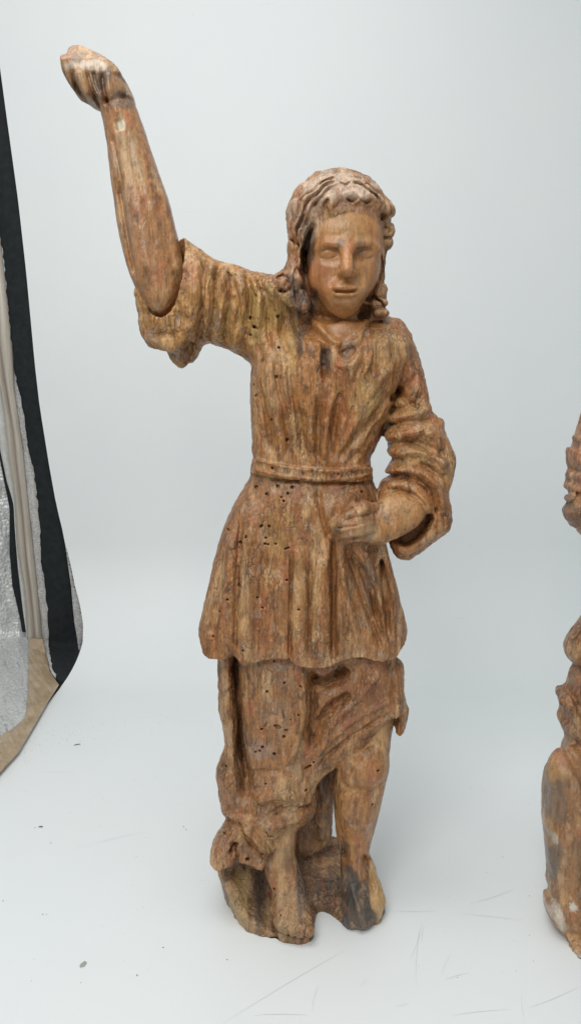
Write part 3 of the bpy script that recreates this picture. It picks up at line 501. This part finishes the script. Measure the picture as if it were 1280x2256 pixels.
    # base and foot relief
    for p, w, h in (([(668, 2010), (672, 2040)], 4, -2), ([(650, 2010), (652, 2045)], 4, -2), ([(635, 2010), (637, 2042)], 4, -2), ([(590, 1960), (600, 2020), (612, 2050)], 9, -10), ([(520, 1940), (560, 1990), (580, 2040)], 14, 6), ([(575, 1950), (580, 2000), (590, 2050)], 12, -8), ([(690, 1880), (700, 1940), (720, 1990)], 22, -14), ([(760, 1880), (765, 1930)], 8, -10), ([(800, 1905), (815, 1950), (828, 1990)], 7, -8), ([(775, 1960), (790, 2000), (790, 2035)], 8, 5)): s.stroke(p, w, h, -110)
    s.apply_relief()
    # worm holes and splits
    for x, y, r in ((559, 718, 4.2), (551, 697, 3.6), (612, 695, 3.4), (551, 735, 3.4), (618, 639, 4.2), (629, 641, 3), (614, 766, 3), (609, 830, 3.4), (599, 925, 3.2), (563, 872, 3), (558, 848, 3), (600, 1032, 3), (745, 1044, 3), (632, 970, 3),
                    (563, 1078, 3.6), (587, 1090, 3.4), (611, 1073, 3.4), (644, 1074, 4), (634, 1088, 3.2), (620, 1096, 2.8), (625, 1104, 2.8), (576, 1158, 3.4), (593, 1159, 3.8), (586, 1184, 3), (584, 1197, 3), (530, 1198, 3.6), (542, 1182, 3), (501, 1174, 3), (528, 1288, 3.6), (532, 1290, 3), (503, 1317, 3), (568, 1312, 3), (579, 1334, 3.2), (485, 1346, 3.4), (658, 1335, 3.4), (632, 1274, 3.4), (537, 1424, 3.2), (471, 1401, 3), (591, 1198, 3), (608, 1197, 2.8), (797, 1085, 3.2),
                    (604, 1454, 3.6), (588, 1520, 3.6), (627, 1502, 3.6), (505, 1527, 3.6), (662, 1509, 2.8), (658, 1572, 3.2), (640, 1581, 3.4), (577, 1602, 3.4), (630, 1604, 3.6), (626, 1618, 3.2), (579, 1642, 3.6), (573, 1651, 3), (563, 1654, 3), (604, 1656, 3.8), (691, 1682, 3), (516, 1619, 3), (497, 1700, 2.8), (586, 1721, 3), (665, 1763, 2.8), (674, 1741, 3.4), (821, 1778, 3), (680, 1922, 7), (495, 1835, 2.8), (546, 1880, 4), (510, 1875, 3), (605, 1950, 3), (620, 1984, 3), (832, 1697, 3.6)):
        s.hole(x, y, r * .95, 13, -95)
    for pts in ([(628, 1205), (636, 1202)], [(606, 1589), (617, 1594)], [(588, 1818), (592, 1830), (602, 1832)], [(514, 1852), (525, 1842)], [(830, 652), (846, 668)], [(822, 735), (812, 712)], [(500, 598), (506, 604)], [(826, 706), (846, 704)], [(560, 720), (566, 722)], [(672, 1688), (684, 1684)]):
        s.hole(0, 0, 2.6, 11, -85, pts)
    # colour patches over the wood, some of them painted shadow and sheen
    T = s.stain
    for x, y, rx, ry, c, a in ((657, 642, 24, 32, (.065, .042, .028), .75), (672, 662, 18, 24, (.05, .034, .025), .75), (674, 545, 12, 34, (.05, .035, .03), .8), (743, 552, 8, 11, (.17, .12, .08), .7), (787, 555, 7, 15, (.20, .14, .09), .6), (700, 625, 18, 26, (.36, .13, .05), .55), (690, 600, 14, 16, (.36, .14, .06), .5), (820, 620, 12, 30, (.36, .15, .07), .5), (764, 575, 9, 20, (.46, .19, .08), .5), (757, 505, 50, 26, (.40, .23, .09), .5),  # first five: dark patches on the hair left of the face and at the inner eye corners
        (748, 415, 80, 34, (.52, .385, .28), .8), (735, 450, 16, 16, (.45, .34, .24), .5), (668, 475, 30, 44, (.50, .35, .24), .6), (830, 445, 30, 20, (.46, .32, .21), .6), (665, 735, 16, 34, GREY, .75), (717, 790, 11, 30, GREY, .7), (765, 775, 14, 18, (.27, .21, .16), .6), (620, 870, 14, 40, RED, .6), (745, 925, 26, 60, (.30, .10, .038), .5), (610, 850, 40, 60, GOLD, .35), (820, 880, 40, 50, (.42, .26, .09), .5), (845, 780, 34, 50, (.42, .26, .11), .5), (570, 690, 60, 50, (.46, .30, .10), .5), (640, 760, 20, 60, (.44, .27, .09), .5),  # pale hair patches at the start: lamp sheen on the crown, put into colour
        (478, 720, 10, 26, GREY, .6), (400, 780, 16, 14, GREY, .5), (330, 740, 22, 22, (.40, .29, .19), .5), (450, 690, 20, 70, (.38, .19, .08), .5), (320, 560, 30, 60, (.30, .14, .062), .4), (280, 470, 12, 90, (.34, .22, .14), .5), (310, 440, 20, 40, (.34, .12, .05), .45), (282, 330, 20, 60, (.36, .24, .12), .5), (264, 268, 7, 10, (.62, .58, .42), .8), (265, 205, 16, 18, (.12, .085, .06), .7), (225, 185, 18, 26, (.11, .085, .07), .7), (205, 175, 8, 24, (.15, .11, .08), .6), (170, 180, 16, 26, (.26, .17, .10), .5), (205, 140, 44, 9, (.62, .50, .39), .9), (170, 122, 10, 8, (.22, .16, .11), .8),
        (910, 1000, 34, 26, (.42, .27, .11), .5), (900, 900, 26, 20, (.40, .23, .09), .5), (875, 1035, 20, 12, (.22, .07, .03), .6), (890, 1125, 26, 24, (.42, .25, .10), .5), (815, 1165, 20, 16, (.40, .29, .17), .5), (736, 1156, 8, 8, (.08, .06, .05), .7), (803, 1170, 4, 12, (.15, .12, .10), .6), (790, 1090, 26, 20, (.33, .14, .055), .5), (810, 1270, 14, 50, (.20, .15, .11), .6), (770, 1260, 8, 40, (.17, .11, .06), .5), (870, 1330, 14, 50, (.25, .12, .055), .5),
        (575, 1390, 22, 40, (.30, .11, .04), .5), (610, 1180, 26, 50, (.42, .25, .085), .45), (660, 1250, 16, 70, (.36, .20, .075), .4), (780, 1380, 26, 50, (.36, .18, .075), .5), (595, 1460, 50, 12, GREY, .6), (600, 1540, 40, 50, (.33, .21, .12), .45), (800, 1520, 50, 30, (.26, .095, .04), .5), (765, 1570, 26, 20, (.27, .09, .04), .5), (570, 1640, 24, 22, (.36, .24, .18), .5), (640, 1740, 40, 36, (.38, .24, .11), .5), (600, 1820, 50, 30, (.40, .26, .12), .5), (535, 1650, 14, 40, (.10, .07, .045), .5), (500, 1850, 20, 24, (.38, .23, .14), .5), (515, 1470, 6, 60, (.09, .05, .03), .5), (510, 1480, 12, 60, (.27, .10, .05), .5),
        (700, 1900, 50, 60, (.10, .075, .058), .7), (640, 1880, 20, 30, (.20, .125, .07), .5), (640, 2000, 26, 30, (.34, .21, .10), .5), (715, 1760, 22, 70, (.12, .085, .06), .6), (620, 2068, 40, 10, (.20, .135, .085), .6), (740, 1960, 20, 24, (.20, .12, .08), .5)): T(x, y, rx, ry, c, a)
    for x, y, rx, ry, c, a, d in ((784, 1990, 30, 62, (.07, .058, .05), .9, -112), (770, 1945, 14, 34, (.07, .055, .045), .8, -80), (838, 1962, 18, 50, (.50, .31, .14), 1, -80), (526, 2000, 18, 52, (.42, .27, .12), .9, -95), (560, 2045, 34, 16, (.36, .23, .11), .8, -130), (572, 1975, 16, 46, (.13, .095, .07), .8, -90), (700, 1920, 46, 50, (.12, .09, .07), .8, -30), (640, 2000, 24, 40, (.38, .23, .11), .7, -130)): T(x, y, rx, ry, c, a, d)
    tints = {'head': (.36, .19, .08), 'hair': (.28, .16, .092), 'sleeve': (.36, .21, .082), 'sleeve#b': (.33, .17, .072), 'bodice': (.32, .165, .064), 'forearm': (.33, .19, .096), 'forearm#b': (.35, .20, .084), 'hand': (.28, .18, .105), 'hand#b': (.26, .155, .08), 'leg': (.28, .155, .072), 'leg#b': (.33, .18, .077), 'base': (.20, .13, .08), 'foot': (.27, .16, .085), 'foot#b': (.135, .10, .078), 'skirt': (.29, .152, .068), 'drapery': (.29, .155, .072), 'belt': (.31, .165, .066)}
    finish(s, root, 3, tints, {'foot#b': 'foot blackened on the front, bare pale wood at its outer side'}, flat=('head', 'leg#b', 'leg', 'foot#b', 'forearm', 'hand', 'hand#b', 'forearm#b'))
build_main()
# ------------------------------------------------------------------ the second statue, cut by the right frame edge
def build_second():
    root = empty('wooden_statue', 'dark brown wooden figure half out of frame at the right edge of the photo', 'statue', (.40, -.03, 0))
    s = Sculpt((330, -8, -270), (780, 1800, 140), 3.6)
    s.puff([(1262, 1960), (1230, 2020), (1240, 2055), (1258, 2095), (1280, 2133), (1330, 2155), (1480, 2160), (1560, 2120), (1560, 1960), (1400, 1900)], [(1900, 0), (1980, -80), (2160, -210)], [(1900, 70), (2160, 70)], 30, 'base', 0)
    s.puff([(1320, 1590), (1264, 1606), (1244, 1642), (1216, 1688), (1202, 1730), (1197, 1800), (1203, 1860), (1207, 1930), (1202, 1960), (1201, 2000), (1216, 2032), (1240, 2046), (1300, 2060), (1350, 2040), (1340, 1900), (1350, 1700)], [(1600, -50), (1900, -80), (2060, -130)], 72, 66, 'leg', 10)
    s.ell((1250, 1700, -110), (46, 60, 40), 'leg', 30); s.ell((1262, 1840, -120), (52, 110, 42), 'leg', 40)
    s.puff([(1390, 1600), (1490, 1600), (1500, 1800), (1480, 1950), (1500, 2070), (1400, 2090), (1380, 1950), (1370, 1800)], [(1600, -40), (2090, -150)], 55, 46, 'leg#b', 6)
    s.puff([(1300, 1462), (1276, 1472), (1263, 1490), (1257, 1518), (1238, 1524), (1233, 1545), (1240, 1568), (1235, 1590), (1242, 1606), (1262, 1640), (1340, 1690), (1420, 1700), (1520, 1660), (1540, 1560), (1530, 1440), (1400, 1400)], [(1400, -30), (1700, -50)], 90, 70, 'drapery', 6)
    s.cone([(1250, 1545, -80, 20), (1268, 1590, -100, 18), (1300, 1640, -110, 20), (1360, 1690, -110, 20)], 'drapery', 12)
    s.puff([(1390, 1180), (1345, 1280), (1292, 1358), (1264, 1395), (1248, 1424), (1249, 1446), (1264, 1462), (1290, 1470), (1340, 1480), (1450, 1490), (1560, 1450), (1550, 1350), (1510, 1200), (1420, 1140)], -20, 100, 96, 'skirt', 4)
    s.puff([(1310, 860), (1330, 800), (1400, 770), (1490, 800), (1530, 880), (1510, 1050), (1500, 1220), (1390, 1220), (1370, 1060)], -20, 90, 85, 'bodice', 6)
    s.puff([(1330, 830), (1296, 890), (1278, 950), (1268, 985), (1257, 992), (1256, 1040), (1252, 1085), (1290, 1110), (1360, 1120), (1380, 1000), (1370, 880)], -30, 66, 46, 'sleeve', 6)
    s.puff([(1275, 1075), (1250, 1092), (1241, 1110), (1243, 1132), (1258, 1156), (1275, 1168), (1285, 1182), (1330, 1200), (1380, 1180), (1380, 1110), (1330, 1070)], -60, 60, 52, 'sleeve', 5)
    s.puff([(1480, 820), (1530, 840), (1570, 950), (1580, 1060), (1540, 1120), (1480, 1060), (1470, 930)], -20, 60, 46, 'sleeve#b', 6)
    s.cone([(1330, 1150, -120, 36), (1400, 1130, -140, 30), (1450, 1110, -140, 24)], 'forearm', 6)
    s.cone([(1405, 800, -30, 56), (1405, 720, -36, 50)], 'head', 14); s.ell((1405, 650, -60), (78, 108, 92), 'head', 10); s.ell((1405, 610, -20), (104, 112, 112), 'hair', 6)
    s.ell((1325, 690, -20), (30, 70, 50), 'hair', 8); s.ell((1485, 690, -20), (30, 70, 50), 'hair', 8); s.puff_sub([(1335, 600), (1405, 560), (1475, 600), (1480, 700), (1440, 760), (1370, 760), (1330, 700)], -150, 60, 20, 6)
    s.ell((1380, 655, -128), (16, 9, 18), 'head', 4); s.ell((1432, 655, -128), (16, 9, 18), 'head', 4); s.cone([(1406, 640, -142, 9), (1406, 695, -165, 13)], 'head', 8); s.ell((1406, 722, -138), (24, 7, 12), 'head', 4); s.ell((1406, 738, -134), (20, 8, 12), 'head', 4)
    for p, w, h in (([(1268, 1010), (1290, 1040), (1340, 1060)], 8, -10), ([(1262, 1060), (1300, 1075)], 7, -8), ([(1250, 1130), (1275, 1120), (1300, 1090)], 8, -10), ([(1278, 950), (1310, 975)], 8, 8), ([(1262, 1430), (1290, 1390), (1310, 1340)], 7, -12), ([(1255, 1410), (1275, 1400)], 6, 6), ([(1280, 1440), (1310, 1400), (1330, 1350)], 7, 9), ([(1250, 1575), (1262, 1590), (1268, 1620)], 8, -14), ([(1270, 1520), (1285, 1570), (1300, 1610)], 8, -9), ([(1245, 1650), (1262, 1690), (1280, 1730)], 8, -8), ([(1225, 1690), (1230, 1740), (1225, 1790)], 10, 5), ([(1205, 1965), (1225, 1990), (1240, 2030)], 8, -8), ([(1240, 2040), (1275, 2030)], 7, -10), ([(1275, 1850), (1280, 1990)], 12, -10)): s.stroke(p, w, h, -120)
    s.apply_relief()
    for x, y, rx, ry, c, a in ((1215, 1990, 12, 18, (.60, .56, .48), .6), (1240, 1965, 8, 10, (.62, .58, .50), .8), (1225, 2015, 8, 14, (.60, .55, .46), .7), (1250, 2045, 14, 8, (.55, .50, .42), .6), (1212, 1900, 10, 70, (.13, .105, .08), .7), (1210, 1830, 6, 10, (.5, .46, .38), .6), (1255, 2090, 26, 50, (.15, .12, .09), .8), (1270, 1870, 30, 90, (.30, .17, .07), .6), (1220, 1760, 16, 60, (.17, .12, .085), .6), (1225, 1690, 14, 12, (.36, .21, .09), .7), (1268, 1130, 16, 26, (.13, .08, .05), .6), (1270, 1040, 12, 30, GOLD, .5), (1270, 1490, 14, 16, (.19, .14, .10), .7), (1266, 1425, 14, 26, (.30, .15, .06), .6)): s.stain(x, y, rx, ry, c, a, -110)
    D2 = (.265, .15, .076)
    finish(s, root, 9, {k: D2 for k in s.names}, {}, flat=('head', 'leg', 'leg#b'))
build_second()
# ------------------------------------------------------------------ white backdrop sheet, photo tent side, crumbs
def mesh_obj(name, verts, faces, m, parent=None, smooth=True):
    me = bpy.data.meshes.new(name); me.from_pydata([tuple(map(float, v)) for v in verts], [], faces); me.validate(); me.update()
    if smooth: me.polygons.foreach_set('use_smooth', np.ones(len(me.polygons), bool))
    me.materials.append(m); o = bpy.data.objects.new(name, me); COL.objects.link(o)
    if parent: o.parent = parent; o.location = tuple(-v for v in parent.location)
    return o
def grid_faces(n, m, off=0, flip=False):
    f = [(off + i * m + j, off + i * m + j + 1, off + (i + 1) * m + j + 1, off + (i + 1) * m + j) for i in range(n - 1) for j in range(m - 1)]
    return [x[::-1] for x in f] if flip else f

def sheet_material():
    m, nt, b = mat('white_sheet'); L = nt.links; tc = N(nt, 'ShaderNodeTexCoord').outputs['Object']
    c = mix(nt, ramp(nt, noise(nt, tc, 2.2, 3), [(.35, 0), (.7, 1)]), (.77, .80, .805), (.80, .825, .825))
    wear = ramp(nt, noise(nt, tc, 9, 4), [(.5, 0), (.66, 1)])
    scr = ramp(nt, noise(nt, tc, 90, 2, .5, (1, .06, 1), .2), [(.72, 0), (.78, .2)]); scr2 = ramp(nt, noise(nt, tc, 80, 2, .5, (.06, 1, 1), .3), [(.72, 0), (.78, .2)])
    c = mix(nt, mix(nt, 1, scr, wear, 'MULTIPLY'), c, (.50, .53, .53)); c = mix(nt, mix(nt, 1, scr2, wear, 'MULTIPLY'), c, (.50, .53, .53))
    spk = ramp(nt, noise(nt, tc, 260, 1), [(.74, 0), (.78, .4)]); c = mix(nt, mix(nt, 1, spk, wear, 'MULTIPLY'), c, (.42, .44, .43))
    L.new(c, b.inputs['Base Color']); b.inputs['Roughness'].default_value = .5; b.inputs['Specular IOR Level'].default_value = .3
    bp = N(nt, 'ShaderNodeBump', i_Strength=.15, i_Distance=.004); L.new(noise(nt, tc, 14, 3), bp.inputs['Height']); L.new(bp.outputs[0], b.inputs['Normal'])
    return m
SHEET = sheet_material()
YW = 1.10
prof_pts = [(y, 0.0) for y in np.linspace(-1.6, .78, 60)] + [(.78 + .32 * math.sin(a), .32 - .32 * math.cos(a)) for a in np.linspace(.06, math.pi / 2, 26)] + [(YW, z) for z in np.linspace(.36, 2.3, 44)]
# where the left border of the sheet runs, read off the photograph and laid on the sheet's own profile
EDGE_PX = [(-20, 0), (2, 160), (16, 265), (40, 440), (58, 600), (77, 800), (88, 894), (110, 1028), (125, 1110), (141, 1175), (150, 1215), (166, 1289), (177, 1330), (184, 1375), (183, 1415), (175, 1442), (158, 1478), (139, 1507), (104, 1552), (60, 1612), (0, 1690), (-60, 1765)]
def project(y, z):
    f = (y + D) * ct - (z - H) * st; return 1128 - FPX * ((y + D) * st + (z - H) * ct) / f, f
seen = [(i,) + project(y, z) for i, (y, z) in enumerate(prof_pts) if (y + D) * ct - (z - H) * st > .3]
si, spy, sf = (np.array(v, float)[::-1] for v in zip(*seen))
ei, ex = [], []
for px, py in EDGE_PX:
    k = float(np.interp(py, spy, si)); ei.append(k); ex.append((px - 640) / FPX * float(np.interp(py, spy, sf)))
EI, EX = np.array(ei)[::-1], np.array(ex)[::-1]
vs = []; NX = 60
for i_, (y, z) in enumerate(prof_pts):
    x0 = float(np.interp(i_, EI, EX))
    for j in range(NX):
        t = j / (NX - 1); x = x0 + (1.75 - x0) * t
        wv = .006 * math.sin(2.1 * x + 1.3 * z) + .004 * math.sin(5.3 * x - 2.2 * z + 1)
        k = min(max((z - .05) / .6, 0), 1)
        vs.append((x, y + wv * k, z + (0 if z > .02 else 0)))
n1 = len(prof_pts); V2 = [(x, y + (.0016 if z > .3 else 0), z - (.0016 if z <= .3 else 0)) for x, y, z in vs]
bd = mesh_obj('backdrop', vs + V2, grid_faces(n1, NX) + grid_faces(n1, NX, n1 * NX, True), SHEET); bd['kind'] = 'structure'

m, nt, b = mat('workshop_floor'); tcf = N(nt, 'ShaderNodeTexCoord').outputs['Object']
nt.links.new(mix(nt, noise(nt, tcf, 6, 5), (.16, .145, .125), (.26, .235, .20)), b.inputs['Base Color']); b.inputs['Roughness'].default_value = .7
gf = mesh_obj('floor', [(-6, -6, -.05), (6, -6, -.05), (6, 6, -.05), (-6, 6, -.05)], [(0, 1, 2, 3)], m); gf['kind'] = 'structure'

def cloth_mat(name, c1, c2, scale, rough, metal=0, bump=.4, bscale=300, vs=None, spec=.5):
    m, nt, b = mat(name); tc = N(nt, 'ShaderNodeTexCoord').outputs['Object']; f = noise(nt, tc, scale, 5, .65, vs)
    nt.links.new(mix(nt, ramp(nt, f, [(.35, 0), (.65, 1)]), c1, c2), b.inputs['Base Color']); b.inputs['Roughness'].default_value = rough; b.inputs['Metallic'].default_value = metal; b.inputs['Specular IOR Level'].default_value = spec
    bp = N(nt, 'ShaderNodeBump', i_Strength=bump, i_Distance=.003); nt.links.new(noise(nt, tc, bscale, 3, .6), bp.inputs['Height']); nt.links.new(bp.outputs[0], b.inputs['Normal']); return m
M_BLACK = cloth_mat('black_webbing', (.008, .010, .012), (.016, .020, .022), 60, .75, 0, .3, 500, spec=.3)
M_SILVER = cloth_mat('silver_lining', (.52, .53, .52), (.74, .75, .74), 140, .42, .35, .9, 210)
ntv = M_SILVER.node_tree; bpv = [n for n in ntv.nodes if n.type == 'BUMP'][0]; vor = ntv.nodes.new('ShaderNodeTexVoronoi'); vor.inputs['Scale'].default_value = 95
tcv = [n for n in ntv.nodes if n.type == 'TEX_COORD'][0]; ntv.links.new(tcv.outputs['Object'], vor.inputs['Vector']); ntv.links.new(vor.outputs['Distance'], bpv.inputs['Height']); bpv.invert = True
M_FLEECE = cloth_mat('white_fleece', (.42, .41, .40), (.75, .74, .72), 190, .8, 0, .9, 420)
M_TUBE = cloth_mat('beige_tube', (.40, .35, .29), (.58, .52, .45), 70, .35, 0, .1, 200, (1, 1, .05))
M_PIPING = cloth_mat('white_piping', (.52, .52, .49), (.66, .66, .63), 60, .6, 0, .3, 300)
M_TAPE = cloth_mat('brown_tape', (.34, .245, .15), (.46, .345, .225), 30, .28, 0, .25, 60)

def interp_path(pts, t):
    a = np.array(pts, float); d = np.concatenate([[0], np.cumsum(np.hypot(*np.diff(a[:, :2], axis=0).T))]); d /= d[-1]
    return np.array([np.interp(t, d, a[:, k]) for k in range(a.shape[1])]).T
def ribbon(name, left, right, Y, m, parent, n=90, w=9, bulge=.01, ragged=(0, 0), thick=.004, crumple=0, Yr=None, seed=1, lift=.006):
    """strip between two outlines standing at real distance Y, puffed towards the room"""
    t = np.linspace(0, 1, n); A, B = interp_path(left, t), interp_path(right, t); r = np.random.default_rng(seed)
    ja = r.normal(0, 1, n) * ragged[0]; jb = r.normal(0, 1, n) * ragged[1]; fr, bk = [], []
    yf = prof(Y); yg = prof(Yr if Yr is not None else Y)
    for i in range(n):
        for j in range(w):
            u = j / (w - 1); px, py = A[i] * (1 - u) + B[i] * u; px += ja[i] * (1 - u) + jb[i] * u
            yy = float(yf(py)) * (1 - u) + float(yg(py)) * u
            q = np.array(at(px, py, yy)); low = q[2] < lift
            if low: q = np.array(at(px, py, z=lift))
            cz = crumple * float(fbm(np.array([[q[0] / U + q[1] / U * .6, q[1] / U * .4, q[2] / U]]), (16, 60, 60), seed + 40)[0]) if crumple else 0
            off = bulge * math.sin(math.pi * u) + cz; b0 = q.copy(); b0[1] += thick; b0[2] -= .003 if low else 0; bk.append(b0); q[1] -= off; q[2] += max(off, -.002) * .7 if low else 0; fr.append(q)
    k = n * w; f = grid_faces(n, w) + grid_faces(n, w, k, True); ring = [i * w for i in range(n)] + [(n - 1) * w + j for j in range(1, w)] + [i * w + w - 1 for i in range(n - 2, -1, -1)] + [j for j in range(w - 2, 0, -1)]
    f += [(a, b, b + k, a + k) for a, b in zip(ring, ring[1:] + ring[:1])]
    return mesh_obj(name, fr + bk, f, m, parent)
tent = empty('photo_tent', 'silver lined photo tent side with black webbing and brown tape left of the white sheet', 'photo tent', (-.72, 1.1, 0))
blk_r = [(-16, 0), (6, 160), (20, 265), (33, 340), (44, 440), (53, 525), (63, 600), (75, 720), (83, 800), (93, 894), (114, 1028), (143, 1175), (147, 1207), (158, 1289), (165, 1366), (177, 1423), (166, 1465), (140, 1505)]
blk_l = [(-80, 0), (-40, 300), (-2, 500), (10, 572), (18, 668), (28, 774), (33, 820), (50, 890), (62, 983), (80, 1065), (88, 1150), (90, 1228), (100, 1289), (108, 1383), (107, 1452), (126, 1500)]
ribbon('black_webbing', blk_l, blk_r, 1.125, M_BLACK, tent, n=160, ragged=(1.0, .3), bulge=.004, seed=3)
ribbon('fleece_edge', [(10, 620), (20, 720), (31, 853), (51, 991), (61, 1101), (75, 1224), (86, 1330), (94, 1411), (112, 1480)], [(22, 640), (32, 740), (48, 853), (66, 960), (86, 1055), (94, 1150), (98, 1228), (106, 1289), (113, 1383), (113, 1455), (124, 1495)], 1.15, M_FLEECE, tent, n=260, ragged=(.3, 1.8), bulge=.004, crumple=.003, seed=4)
ribbon('fleece_edge', [(140, 1170), (146, 1210), (157, 1289), (164, 1366), (173, 1423)], [(143, 1178), (152, 1228), (164, 1289), (176, 1326), (184, 1375), (183, 1411), (176, 1432)], 1.105, M_FLEECE, tent, n=120, ragged=(.2, 1.6), bulge=.004, seed=5)
tl = [(-62, 0), (-50, 500), (-28, 700), (8, 894), (20, 1004), (33, 1085), (40, 1207), (57, 1309), (64, 1420)]; tr = [(-30, 300), (0, 508), (14, 632), (27, 756), (31, 853), (51, 991), (61, 1101), (75, 1224), (86, 1330), (95, 1418)]
mid = [tuple(.5 * a + .5 * b for a, b in zip(p, q)) for p, q in zip(interp_path(tl, np.linspace(0, 1, 20)), interp_path(tr, np.linspace(0, 1, 20)))]
ribbon('tent_pole', tl, mid, 1.145, M_TUBE, tent, n=120, bulge=.012, seed=6); ribbon('tent_pole', mid, tr, 1.14, M_TUBE, tent, n=120, bulge=.010, seed=7)
ribbon('piping', [(-80, 400), (-40, 800), (0, 985), (16, 1061), (31, 1110), (33, 1154), (40, 1250), (52, 1350), (60, 1400)], [(-50, 400), (-8, 800), (10, 900), (22, 1004), (35, 1085), (42, 1207), (59, 1309), (65, 1411)], 1.17, M_PIPING, tent, n=90, bulge=.008, seed=8)
ribbon('dark_gap_strip', [(-10, 940), (0, 1010), (10, 1060), (22, 1120), (22, 1215), (28, 1290), (44, 1358), (50, 1392)], [(-4, 940), (4, 1005), (16, 1055), (32, 1110), (36, 1200), (44, 1280), (58, 1350), (62, 1392)], 1.19, M_BLACK, tent, n=80, bulge=.003, seed=9)  # dark gap between the tent layers, modelled as a black strip
ribbon('silver_panel', [(-420, -500), (-420, 300), (-420, 900), (-420, 1400), (-420, 1760)], [(-60, -500), (-20, 300), (14, 900), (46, 1200), (70, 1420), (66, 1560), (50, 1640), (0, 1700), (-60, 1760)], 1.0, M_SILVER, tent, n=150, w=60, bulge=.02, crumple=.012, Yr=[(300, 1.22), (1480, 1.22), (1560, 1.12), (1640, .9), (1760, .7)], seed=10)
ribbon('packing_tape', [(65, 1405), (64, 1470), (62, 1545), (55, 1580), (36, 1600), (0, 1622), (-60, 1650)], [(95, 1408), (104, 1450), (110, 1480), (130, 1508), (106, 1545), (80, 1590), (42, 1655), (10, 1690), (-40, 1745)], [(1405, 1.12), (1500, 1.0), (1545, .84), (1600, .62), (1650, .44), (1745, .3)], M_TAPE, tent, n=120, w=26, bulge=.006, crumple=.0035, Yr=[(1405, 1.1), (1480, .98), (1508, .83), (1545, .74), (1590, .63), (1655, .47), (1690, .39), (1745, .29)], seed=11, lift=.012)

# crumbs lying on the sheet
m_cr, nt, b = mat('crumb_dust'); b.inputs['Base Color'].default_value = (.16, .15, .14, 1); b.inputs['Roughness'].default_value = .8
m_fl, nt, b = mat('flake_paint'); b.inputs['Base Color'].default_value = (.36, .36, .31, 1); b.inputs['Roughness'].default_value = .6
def shard(name, px, py, l, w, h, ang, m, label, cat):
    x, y, _ = at(px, py, z=0); r = np.random.default_rng(int(px)); vs, fs = [], []
    n = 7
    for k in range(n):
        a = 2 * math.pi * k / n; q = 1 + .25 * r.normal(); vs.append((l * q * math.cos(a), w * q * math.sin(a), .0006))
    for k in range(n): vs.append((vs[k][0] * .7, vs[k][1] * .6, h * (.8 + .3 * r.random())))
    fs = [tuple(range(n))[::-1], tuple(range(n, 2 * n))] + [(k, (k + 1) % n, n + (k + 1) % n, n + k) for k in range(n)]
    o = mesh_obj(name, vs, fs, m, None, False); o.location = (x, y, 0); o.rotation_euler = (0, 0, ang); o['label'] = label; o['category'] = cat
shard('paint_flake', 184, 2125, .0062, .0032, .0016, 1.0, m_fl, 'greyish oval flake lying on the white sheet low at left', 'flake')
shard('wood_splinter', 171, 1641, .0065, .0014, .0018, .35, m_cr, 'thin dark splinter on the white sheet near its left edge', 'splinter')
shard('wood_crumb', 90, 1822, .0034, .0018, .0018, .1, m_cr, 'small black crumb on the white sheet, below the splinter', 'crumb')
vs, fs = [], []; r = np.random.default_rng(21)
def crumb(px, py, sz):
    x, y, _ = at(px, py, z=0); o = len(vs); a0 = r.random() * 3
    for k in range(4): a = a0 + k * 1.57; q = sz * (.6 + .8 * r.random()); vs.append((x + q * math.cos(a), y + q * math.sin(a) * .7, .0005))
    vs.append((x, y, .0005 + sz * .8)); fs.extend([(o + k, o + (k + 1) % 4, o + 4) for k in range(4)])
for _ in range(240):
    u = r.random(); crumb(55 + 420 * u ** 1.6, 1665 - 90 * u ** .7 + r.normal(0, 18), .0003 + .0006 * r.random() ** 2)
for _ in range(60): crumb(r.uniform(20, 460), r.uniform(1700, 2200), .0003 + .0006 * r.random() ** 2)
for _ in range(60): crumb(r.uniform(850, 1180), r.uniform(1600, 2200), .0003 + .0005 * r.random() ** 2)
for p in ((8, 1985), (78, 1824), (113, 1858), (360, 2088), (303, 2149), (405, 1822), (410, 1828), (95, 2015), (500, 2115)): crumb(*p, .0013)
cr = mesh_obj('dust_crumbs', vs, fs, m_cr, None, False); cr['kind'] = 'stuff'
# long scratches pressed into the sheet: hair-thin grey ribbons
m_sc, nt, b = mat('scratch_grey'); b.inputs['Base Color'].default_value = (.64, .67, .67, 1); b.inputs['Roughness'].default_value = .6
vs, fs = [], []
def scratch(p, q, w=.0006):
    a = np.array(at(*p, z=0)); c = np.array(at(*q, z=0)); d = c - a; nrm = np.array([-d[1], d[0], 0]); nrm /= np.linalg.norm(nrm); n = 8; o = len(vs)
    for i in range(n + 1):
        t = i / n; m_ = a + d * t + nrm * .002 * math.sin(3 * t + p[0]); ww = w * (.25 + .75 * math.sin(math.pi * t)) * .5
        vs.extend([tuple(m_ - nrm * ww + [0, 0, .0006]), tuple(m_ + nrm * ww + [0, 0, .0006])])
    fs.extend([(o + 2 * i, o + 2 * i + 2, o + 2 * i + 3, o + 2 * i + 1) for i in range(n)])
for a in (((490, 2256), (765, 2092)), ((902, 2115), (930, 2035)), ((918, 2175), (922, 2050)), ((850, 2010), (960, 2006)), ((870, 2218), (900, 2208)), ((980, 2160), (1035, 2145)), ((1000, 2240), (1120, 2222)), ((1160, 2220), (1280, 2175)), ((700, 2170), (690, 2230)), ((560, 2240), (680, 2235)), ((1010, 2010), (1150, 2030)), ((930, 2080), (935, 2040)), ((1040, 1990), (1130, 1960)), ((790, 2170), (812, 2160)), ((170, 1870), (330, 1830)), ((975, 2150), (990, 2100)), ((1156, 2256), (1150, 2190))): scratch(*a)
so = mesh_obj('scratches', vs, fs, m_sc, None, False); so['kind'] = 'stuff'
